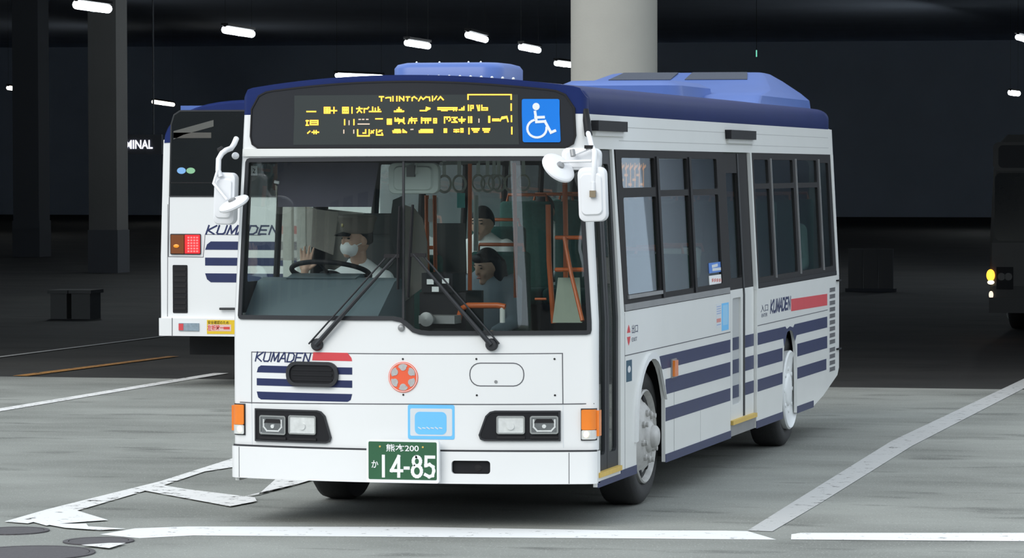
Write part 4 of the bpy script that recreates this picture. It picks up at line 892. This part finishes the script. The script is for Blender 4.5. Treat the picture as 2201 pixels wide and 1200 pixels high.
# passenger seats
def seat(x, y, zf, w=.44):
    st = rbox('passenger_seat', (x, y, zf+.42), (w, .42, .12), .045, TEAL, bus)
    rbox('seat_back', (x, y+.22, zf+.80), (w, .09, .68), .04, TEAL, st)
    B().tube([(x-w/2+.05, y+.24, zf+1.13), (x-w/2+.06, y+.24, zf+1.19), (x+w/2-.06, y+.24, zf+1.19), (x+w/2-.05, y+.24, zf+1.13)], .013, 8).build('grab_handle', ORPOLE, st, 60)
    B().bbox((x-w/2+.08, y-.12, zf), (x+w/2-.08, y+.15, zf+.37)).build('seat_base', INTD, st)
for x, y in ((.80, 2.35), (.80, 3.05), (.80, 3.70), (-.80, 2.45), (-.45, 3.45)): seat(x, y, .44)
for y in (5.45, 6.25, 7.05, 7.85):
    for x in (-.80, -.36, .36, .80): seat(x, y, .78, .42)
rbox('white_headrest_cover', (at(1538, 552, 3.8).x*0+.80, 3.90, 1.50), (.34, .11, .22), .05, PRINTW, bus)

# ================================================================== people
def basis(f, up=Vector((0, 0, 1))):
    f = Vector(f).normalized(); r = f.cross(up).normalized(); u = r.cross(f); return r, f, u
def remesh(o, vox, sm=2):
    m = o.modifiers.new('remesh', 'REMESH'); m.mode = 'VOXEL'; m.voxel_size = vox; m.use_smooth_shade = True
    if sm: s_ = o.modifiers.new('smooth', 'SMOOTH'); s_.factor = .5; s_.iterations = sm
    return o
def add_head(b_, c, f, tilt=0):
    f = Vector(f).normalized(); f = Vector((f.x*math.cos(tilt), f.y*math.cos(tilt), math.sin(tilt))); r, f, u = basis(f)
    M = Matrix((r, f, u)).transposed(); L = lambda x, y, z: Vector(c) + M @ Vector((x, y, z))
    def fn(p):
        k = 1-.30*max(0, -p.z)**1.6; return Vector((p.x*k, p.y*(1-.12*max(0, -p.z)) + .10*max(0, -p.z), p.z))
    b_.ell(c, (.076, .096, .118), M, 24, 16, fn)
    b_.ell(L(0, .098, -.012), (.013, .018, .024), M, 10, 8); b_.ell(L(0, .094, .012), (.008, .012, .03), M, 8, 6)
    for s in (-1, 1):
        b_.ell(L(s*.077, -.008, -.008), (.012, .022, .032), M, 10, 8); b_.ell(L(s*.034, .080, .028), (.022, .014, .009), M, 8, 6); b_.ell(L(s*.040, .066, -.03), (.022, .022, .022), M, 8, 6)
    b_.ell(L(0, .072, -.092), (.028, .024, .024), M, 10, 8)
    return L, M
def add_hand(b_, w, d, n, out, L_=.175, curl=.25, spread=.13):
    """wrist w, pointing d, palm facing n, thumb on the out side"""
    d = Vector(d).normalized(); n = Vector(n); n = (n-d*n.dot(d)).normalized(); o = Vector(out); o = (o-d*o.dot(d)-n*o.dot(n)).normalized(); w = Vector(w)
    M = Matrix((o, n, d)).transposed(); pc = w+d*.048
    b_.ell(pc, (.040, .015, .054), M, 14, 10); b_.caps_(w-d*.02, w+d*.02, .024, .026)
    for k, (off, ln) in enumerate(((.030, .070), (.010, .079), (-.011, .073), (-.030, .057))):
        base = w+d*.090+o*off; a = spread*(off/.03); dd = (d*math.cos(a)+o*math.sin(a)).normalized()
        p1 = base+dd*ln*.45; d2 = (dd*math.cos(curl)+n*math.sin(curl)).normalized(); p2 = p1+d2*ln*.32; d3 = (dd*math.cos(curl*1.9)+n*math.sin(curl*1.9)).normalized(); p3 = p2+d3*ln*.24
        b_.caps_(w+d*.05+o*off*.8, base, .010, .0095, 8); b_.caps_(base, p1, .0092, .0085, 8); b_.caps_(p1, p2, .0085, .0078, 8); b_.caps_(p2, p3, .0078, .0066, 8)
    t0 = w+d*.030+o*.030; t1 = t0+(o*.75+d*.6+n*.25).normalized()*.038; t2 = t1+(o*.45+d*.85+n*.2).normalized()*.030
    b_.caps_(w+d*.02+o*.016, t0, .015, .0135, 8); b_.caps_(t0, t1, .0125, .0105, 8); b_.caps_(t1, t2, .0105, .0082, 8)
def person(label, hip, f, head_f, arms, shirt, hair='short', neck=.56, vox=.010, tilt=0, lean_=0., headoff=(0, 0, 0), base=None, sleeve=1.0, grp=None):
    hip = Vector(hip); r, fw, up = basis(f); P_ = lambda a, b2, c: hip + r*a + fw*b2 + Vector((0, 0, c))
    t = thing('person', label, 'person', tuple(base or hip), grp)
    hc = P_(0, .03+lean_*.75, neck+.165) + Vector(headoff)
    def torso(b_, g):
        R_ = []
        for z, hw, hd, fy in ((-.08, .165, .12, 0), (.02, .17, .125, 0), (.15, .155, .115, .0), (.30, .175, .12, .0), (.42, .19, .115, -.005), (.50, .175, .095, -.01), (.545, .10, .07, -.01), (.575, .062, .06, -.005)):
            c = P_(0, fy+lean_*z, z); R_.append([c + r*(hw+g)*math.cos(2*PI*k/20) + fw*(hd+g)*math.sin(2*PI*k/20) for k in range(20)])
        b_.rings(R_)
    bb = B(); torso(bb, -.012); L, M = add_head(bb, hc, head_f, tilt)
    bb.caps_(P_(0, lean_*.5, .50), L(0, -.012, -.085), .056, .052, 14)
    for (sh, el, wr_, kind) in arms:
        bb.caps_(sh, el, .044, .036); bb.caps_(el, wr_, .036, .025)
        if kind: add_hand(bb, wr_, *kind)
        else: bb.ell(Vector(wr_)+(Vector(wr_)-Vector(el)).normalized()*.06, (.035, .035, .05))
    for s in (-1, 1):
        k0, k1, k2 = P_(s*.10, .0, -.02), P_(s*.12, .42, -.02), P_(s*.12, .46, -.36)
        bb.caps_(k0, k1, .075, .052); bb.caps_(k1, k2, .052, .036); bb.ell(k2+fw*.06+Vector((0, 0, -.03)), (.05, .05, .03))
    remesh(bb.build('body', SKIN, t), vox)
    sb = B(); torso(sb, .006)
    for (sh, el, wr_, kind) in arms:
        sh, el = Vector(sh), Vector(el); e2 = sh+(el-sh)*sleeve; sb.caps_(sh, e2, .066, .056)
        if sleeve >= 1: sb.caps_(el, el+(Vector(wr_)-el)*.8, .052, .040)
    for s in (-1, 1): sb.tube([P_(s*.02, .07+lean_*.55, .535), P_(s*.06, .02+lean_*.57, .57), P_(0, -.07+lean_*.55, .58)], .016, 8)
    remesh(sb.build('shirt', shirt, t), max(vox, .009))
    tr = B()
    for s in (-1, 1): tr.caps_(P_(s*.10, .0, -.02), P_(s*.12, .42, -.02), .090, .066); tr.caps_(P_(s*.12, .42, -.02), P_(s*.12, .46, -.33), .066, .052)
    remesh(tr.build('trousers', TROU, t), .012)
    for s in (-1, 1):
        B().ell(L(s*.033, .083, .010), (.013, .009, .006), M, 10, 6).build('eye', pm('dark_eye', (.02, .015, .012), .3), t, 60)
        B().ell(L(s*.034, .090, .034), (.019, .006, .004), M, 10, 6).build('eyebrow', HAIR, t, 60)
    B().ell(L(0, .097, -.058), (.022, .008, .006), M, 10, 6).build('mouth', pm('lips', (.40, .14, .12), .5), t, 60)
    if hair:
        def fn(p):
            k = 1.0
            if p.y > .15 and p.z < .30: k = .80
            elif p.z < -.35: k = .82
            return p*k
        hb = B(); hb.ell(L(0, -.010, .014), (.086, .104, .120), M, 28, 20, fn)
        if hair == 'long':
            for (x, y, z0, z1, ra, rb_) in ((0, -.075, .0, -.22, .07, .05), (-.065, -.03, .03, -.20, .04, .03), (.065, -.03, .03, -.20, .04, .03), (-.05, -.07, 0, -.24, .05, .035), (.05, -.07, 0, -.24, .05, .035)):
                hb.caps_(L(x, y, z0), L(x*1.1, y*.95, z1), ra, rb_, 12)
            hb.ell(L(0, .075, .075), (.062, .022, .035), M, 14, 8)
        remesh(hb.build('hair', HAIR, t), .008)
    return t, L, M
# driver: cap, mask, raised right hand, left hand on the wheel
hip = (-.69, 1.16, 1.01)
drv, L, M = person('bus driver in grey cap, white mask and white shirt waving behind the wheel', hip, (0, -1, 0), (-.62, -.78, 0),
    [((-.875, 1.12, 1.46), (-1.01, .95, 1.29), (-.945, .84, 1.515), ((.12, -.05, 1), (.35, -1, .1), (.9, .2, .1), .175, .18, .17)),
     ((-.505, 1.12, 1.46), (-.43, .93, 1.28), (-.50, .80, 1.46), ((-.3, -.75, .15), (-.2, .1, -1), (-.8, -.5, 0), .175, .9, .08))], SHIRT, 'short', .56, .005, 0, -.02, (0, -.03, -.02), (-.69, 1.16, 1.05))
cb = B(); Mh = Matrix.Translation(L(0, -.005, .06)) @ M.to_4x4()
cb.lathe([(.084, -.02), (.098, .005), (.100, .035), (.112, .065), (.118, .082), (.108, .096), (.06, .104), (.001, .106)], Mh @ Matrix.Scale(1.12, 4, (0, 1, 0)), 32)
cap = cb.build('cap', CAPM, drv, 40)
vz = B(); vz.rings([[L(.08*math.sin(a), .085+.0*a+(.018+k*.05)*math.cos(a), .052-.014*k-.012*abs(math.sin(a))-.004*j) for a in [(-1.25+2.5*i/14) for i in range(15)]] for k, j in ((0, 0), (1, 0), (1, 1), (0, 1))], True)
vz.build('cap_peak', BLK, cap, 50)
B().ell(L(0, .108, .095), (.012, .006, .014), M, 10, 6).build('cap_badge', pm('cap_badge', (.5, .42, .2), .4, metal=.5), cap, 60)
mb = B(); mb.ell(L(0, .050, -.052), (.068, .062, .056), M, 20, 14, lambda p: Vector((p.x, p.y if p.y > -.35 else -.35, p.z))); mb.build('face_mask', MASKM, drv, 60)
B().tube([L(.062, .04, -.035), L(.080, -.005, -.012)], .003, 6).build('mask_loop', MASKM, drv, 60); B().tube([L(-.062, .04, -.035), L(-.080, -.005, -.012)], .003, 6).build('mask_loop', MASKM, drv, 60)
# passengers
def rest_arms(hip, f):
    hip = Vector(hip); r, fw, up = basis(f); o = []
    for s in (-1, 1): o.append((hip+r*s*.175+Vector((0, 0, .47)), hip+r*s*.22+fw*.10+Vector((0, 0, .20)), hip+r*s*.12+fw*.30+Vector((0, 0, .12)), None))
    return o
h = (-.45, 3.40, .90); person('passenger with long black hair and grey top in the middle of the bus', h, (-.1, -1, 0), (-.55, -.8, 0), rest_arms(h, (-.1, -1, 0)), GREYCL, 'long', .50, .012, -.25, .10, (.02, 0, -.08), (h[0], h[1], .92))
seat(-.80, 4.62, .60)
h = (-.84, 4.60, 1.12); person('passenger in white shirt seen behind the orange pole through the windscreen', h, (0, -1, 0), (-.2, -1, 0), rest_arms(h, (0, -1, 0)), SHIRT, 'short', .53, .014, -.1, 0, (0, 0, -.05), (h[0], h[1], h[2]))
h = (-.80, 6.22, 1.19); person('passenger in white shirt farther back, over a green seat', h, (0, -1, 0), (.2, -1, 0), rest_arms(h, (0, -1, 0)), SHIRT, 'short', .53, .014, -.1, 0, (0, 0, -.05), (h[0], h[1], h[2]))
h = (.76, 7.84, 1.19); person('passenger in pale blue shirt inside the rear side window', h, (0, -1, 0), (.3, -1, 0), rest_arms(h, (0, -1, 0)), SHIRTB, 'short', .53, .014, -.05, 0, (0, 0, -.05), (h[0], h[1], h[2]))

# ================================================================== bus at left, seen from behind
RY = 12.4; lb = thing('city_bus', 'white and navy bus at left seen from behind, tail lamp lit red', 'bus', (-5.25, RY, 0))
LX = -5.25; ML_ = MP(RY)
def lp(px, py): p = at(px, py, RY); return (p.x, p.z)
def lrect(a, c, d, e, r=0):
    p, q = lp(a, e), lp(d, c); return rr(*p, *q, r) if r else rect(*p, *q)
def mirr(poly): return [(2*LX-a, c) for a, c in poly][::-1]
zb, zw_, zr = .51, 2.46, 2.86
def bring(y, inn, z0=zb, z1=zw_): return [Vector((LX+s*(1.155-inn-(.035 if z > 1.5 else 0)), y, z)) for s, z in ((-1, z0), (1, z0), (1, 1.3), (1, z1), (-1, z1), (-1, 1.3))]
b = B(); b.rings([bring(RY, .008), bring(RY+.03, 0), bring(RY+8.5, 0)]); b.build('body', WHITE, lb, 30)
def rring(y, sc, dz):
    R_ = []
    for k in range(25):
        a = -1+2*k/24; u = math.sin(a*PI/2); z = zw_+(zr-zw_)*(1-abs(u)**3.2)**.5; R_.append(Vector((LX+1.12*u*sc, y, z+dz)))
    return R_ + [Vector((LX+.5, y, zw_)), Vector((LX-.5, y, zw_))]
b = B(); b.rings([rring(RY-.005, .985, -.03), rring(RY+.03, .995, -.01), rring(RY+.10, 1, 0), rring(RY+8.5, 1, 0)]); b.build('roof', NAVY, lb, 40)
B().bbox((LX-.95, RY+.05, 2.70), (LX+.95, RY+1.4, 2.80)).build('roof_unit', ROOFB, lb)
rw = [lp(367, 420), lp(370, 268), lp(376, 248), lp(388, 240)]; zt_ = rw[3][1]
rwp = rw + [(2*LX-rw[3][0], zt_), (2*LX-rw[2][0], rw[2][1]), (2*LX-rw[1][0], rw[1][1]), (2*LX-rw[0][0], rw[0][1])]
DKGL = pm('dark_window', (.012, .014, .015), .08, var=.2, scale=2)
rwn = sheet('rear_window', rwp, DKGL, lb, ML_, .0, .012); sheet('window_surround', inset(rwp, -.015), RUB, rwn, ML_, .0, .008, holes=[inset(rwp, .01)])
o = sheet('reflection_streak', [lp(374, 282), lp(460, 258), lp(460, 272), lp(395, 290), lp(374, 300)], pm('window_pale', (.09, .09, .08), .5), rwn, ML_, .012, .002, smooth=None)  # canopy reflections painted as pale strips on the dark window
sheet('reflection_streak', lrect(374, 285, 455, 297), pm('window_pale2', (.075, .07, .06), .5), rwn, ML_, .012, .002)
sheet('window_bar', lrect(365, 392, 470, 394), DGREY, rwn, ML_, .012, .002)
sheet('round_sticker', [lp(a, c) for a, c in circ(391, 367, 9.5, 20, 7)], pm('sticker_blue', (.20, .42, .75), .5), rwn, ML_, .012, .002); sheet('round_sticker', [lp(a, c) for a, c in circ(411, 367, 9.5, 20, 6.5)], pm('sticker_green', (.25, .50, .28), .5), rwn, ML_, .012, .002)
strokes('panel_seam', [[lp(441, 504), lp(560, 506)], [lp(441, 504), lp(437, 553)], [lp(437, 553), lp(361, 552)], [lp(361, 440), lp(360, 680)]], .006, SEAM, lb, ML_, .0, .001)
strokes('panel_seam', [[lp(364, 425), lp(362, 550)]], .010, SEAM, lb, ML_, .0, .0012)
tl = sheet('tail_lamp', lrect(367, 503, 432, 547, .01), RUB, lb, ML_, .0, .014)
sheet('amber_lens', lrect(369, 505, 397, 545, .006), pm('brown_amber', (.20, .055, .012), .3), tl, ML_, .014, .010)
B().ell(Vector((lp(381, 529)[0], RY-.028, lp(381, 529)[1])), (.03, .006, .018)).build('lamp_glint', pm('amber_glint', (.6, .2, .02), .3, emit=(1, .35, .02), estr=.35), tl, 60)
rl = sheet('red_lens', lrect(399, 505, 431, 545, .006), pm('red_lens', (.6, .02, .02), .3, emit=(1, .02, .03), estr=.45), tl, ML_, .014, .010)
for i in range(4):
    for j in range(6):
        x0 = 405+i*6.2; y0 = 509+j*5.9; sheet('led_dot', lrect(x0, y0, x0+4, y0+3.6), pm('led_red', (1, .1, .1), .3, emit=(1, .10, .10), estr=1.3), rl, ML_, .024, .002)
gl_ = sheet('side_grille', lrect(372, 570, 403, 673, .01), BLK, lb, ML_, .0, .006)
for k in range(8): sheet('grille_slat', lrect(375, 576+k*12, 400, 582+k*12), DGREY, gl_, ML_, .006, .004)
p_, q_ = lp(443, 503), lp(600, 486); kumaden(p_[0], p_[1], q_[0]-p_[0], q_[1]-p_[1], .017, lb, ML_, .0)
for k, (y0, y1) in enumerate(((520, 537), (555, 571), (589, 607))):
    a, c = lp(441, y1), lp(640, y0); x0, z0, x1, z1 = a[0], a[1], c[0], c[1]
    sheet('stripe', [(x0, z0), (x1, z0), (x1, z1), (x0+.06, z1), (x0+.02, z1-.03)] if k == 0 else (rect(x0, z0, x1, z1) if k == 1 else [(x0+.06, z0), (x1, z0), (x1, z1), (x0, z1), (x0+.02, z0+.03)]), NAVYD, lb, ML_, .0, .002)
a, c = lp(600, 503), lp(650, 486); sheet('red_flash', rect(a[0], a[1], c[0], c[1]), RED, lb, ML_, .0, .002)
bp_ = B(); z0, z1 = .51, .685
bp_.prism(rr(LX-1.165, RY-.05, LX+1.165, RY+.25, .04), lambda x, y, o: Vector((x, y, o)), z0, z1); rbmp = bp_.build('rear_bumper', WHITE, lb, 30); MB2 = MP(RY-.05)
strokes('bumper_seam', [[lp(374, 684), lp(374, 722)]], .008, SEAM, rbmp, MB2, .0, .001)
def brect(a, c, d, e):
    p, q = at(a, e, RY-.05), at(d, c, RY-.05); return rect(p.x, p.z, q.x, q.z)
o = sheet('reversing_lamp', brect(385, 695, 428, 711), pm('smoky_lens', (.32, .40, .46), .2, metal=.3, var=.4, scale=30), rbmp, MB2, .0, .012); sheet('red_reflector', brect(385, 696, 395, 710), RED, o, MB2, .012, .003)
o = sheet('yellow_notice', brect(445, 689, 560, 718), pm('notice_yellow', (.75, .50, .02), .4), rbmp, MB2, .0, .003); sheet('notice_band', brect(447, 698, 497, 712), pm('notice_pink', (.72, .50, .45), .4), o, MB2, .003, .001)
p_, q_ = at(446, 711, RY-.05), at(482, 699, RY-.05); text('notice_text', '左折時一', p_.x, p_.z, q_.x-p_.x, q_.z-p_.z, pm('notice_red_ink', (.65, .05, .04), .5), o, MB2, .005, bold=.02)
p_, q_ = at(447, 697, RY-.05), at(492, 690, RY-.05); text('notice_text', '安全確認のため', p_.x, p_.z, q_.x-p_.x, q_.z-p_.z, BLK, o, MB2, .005)
sheet('notice_bar', brect(481, 703, 494, 708), pm('notice_red_ink', (.65, .05, .04)), o, MB2, .005, .001)
B().tube([at(472, 664, RY-.03), at(520, 664, RY-.03)], .012, 8).build('engine_handle', RUB, lb, 60)
B().bbox((LX-1.0, RY+.4, .30), (LX+1.0, RY+8.2, .55)).build('underframe', UNDER, lb)
for y_ in (RY+2.8, RY+7.0):
    for s in (-1, 1): wheel(LX+s*1.12, y_, s, False, lb)

# ================================================================== dark bus deep in the hall at right
DY = 24.5; db = thing('city_bus', 'dark bus at the right edge with a lit amber indicator', 'bus', (1.48, DY, 0)); MD_ = MP(DY)
DARKBUS = pm('unlit_coachwork', (.050, .048, .044), .5, var=.1); DARKB2 = pm('unlit_trim', (.085, .082, .075), .5, var=.1)  # the hall's dimness is put into these dark coachwork colours
def dpx(px, py): p = at(px, py, DY); return (p.x, p.z)
X0 = dpx(2127, 600)[0]; XC = X0+1.15
def dring(y, inn): return [Vector((XC+s*(1.15-inn-(.06 if z > 1.6 else 0)), y, z)) for s, z in ((-1, .32), (1, .32), (1, 1.3), (1, 2.45), (.85, 2.62), (-.85, 2.62), (-1, 2.45), (-1, 1.3))]
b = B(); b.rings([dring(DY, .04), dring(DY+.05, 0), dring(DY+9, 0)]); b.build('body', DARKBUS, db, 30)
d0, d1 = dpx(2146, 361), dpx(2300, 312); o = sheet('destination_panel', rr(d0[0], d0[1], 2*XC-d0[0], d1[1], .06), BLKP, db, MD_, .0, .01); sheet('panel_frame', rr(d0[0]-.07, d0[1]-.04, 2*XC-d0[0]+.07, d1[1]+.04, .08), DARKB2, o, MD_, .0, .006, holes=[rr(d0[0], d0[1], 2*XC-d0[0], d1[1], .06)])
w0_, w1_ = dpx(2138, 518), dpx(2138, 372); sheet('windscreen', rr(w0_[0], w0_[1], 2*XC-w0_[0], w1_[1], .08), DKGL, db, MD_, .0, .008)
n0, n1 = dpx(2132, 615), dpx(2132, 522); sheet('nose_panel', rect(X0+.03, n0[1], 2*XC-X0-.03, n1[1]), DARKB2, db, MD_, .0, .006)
for s in (-1, 1):
    f = lambda x: x if s < 0 else 2*XC-x
    hx = sorted((f(dpx(2142, 600)[0]), f(dpx(2178, 600)[0]))); hz = (dpx(2142, 622)[1], dpx(2142, 574)[1]); o = sheet('headlamp', rect(hx[0], hz[0], hx[1], hz[1]), BLK, db, MD_, .006, .01)
    for k in (.3, .72): sheet('lamp_lens', circ(hx[0]+(hx[1]-hx[0])*k, (hz[0]+hz[1])/2+.02, .05, 16), pm('unlit_lens', (.10, .10, .10), .2, metal=.5), o, MD_, .016, .006)
    q_ = dpx(2129.5, 592); il = B().ell(Vector((f(q_[0]), DY-.01, q_[1])), (.055, .03, .078)).build('indicator_lamp', AGLOW if s < 0 else AMBER, db, 60)
    q_ = dpx(2130, 607); B().ell(Vector((f(q_[0]), DY-.012, q_[1])), (.045, .03, .028)).build('marker_bulb', GLOW if s < 0 else CLEAR, il, 60)
    q_ = dpx(2130.5, 634); B().ell(Vector((f(q_[0]), DY-.012, q_[1])), (.030, .03, .050)).build('fog_lamp', pm('lit_fog', (1, .9, .7), .3, emit=(1, .80, .62), estr=.8) if s < 0 else CLEAR, db, 60)
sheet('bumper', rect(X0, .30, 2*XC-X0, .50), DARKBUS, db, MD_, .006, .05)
for y_ in (DY+2, DY+6.6):
    for s in (-1, 1): wheel(XC+s*1.12, y_, s, False, db)
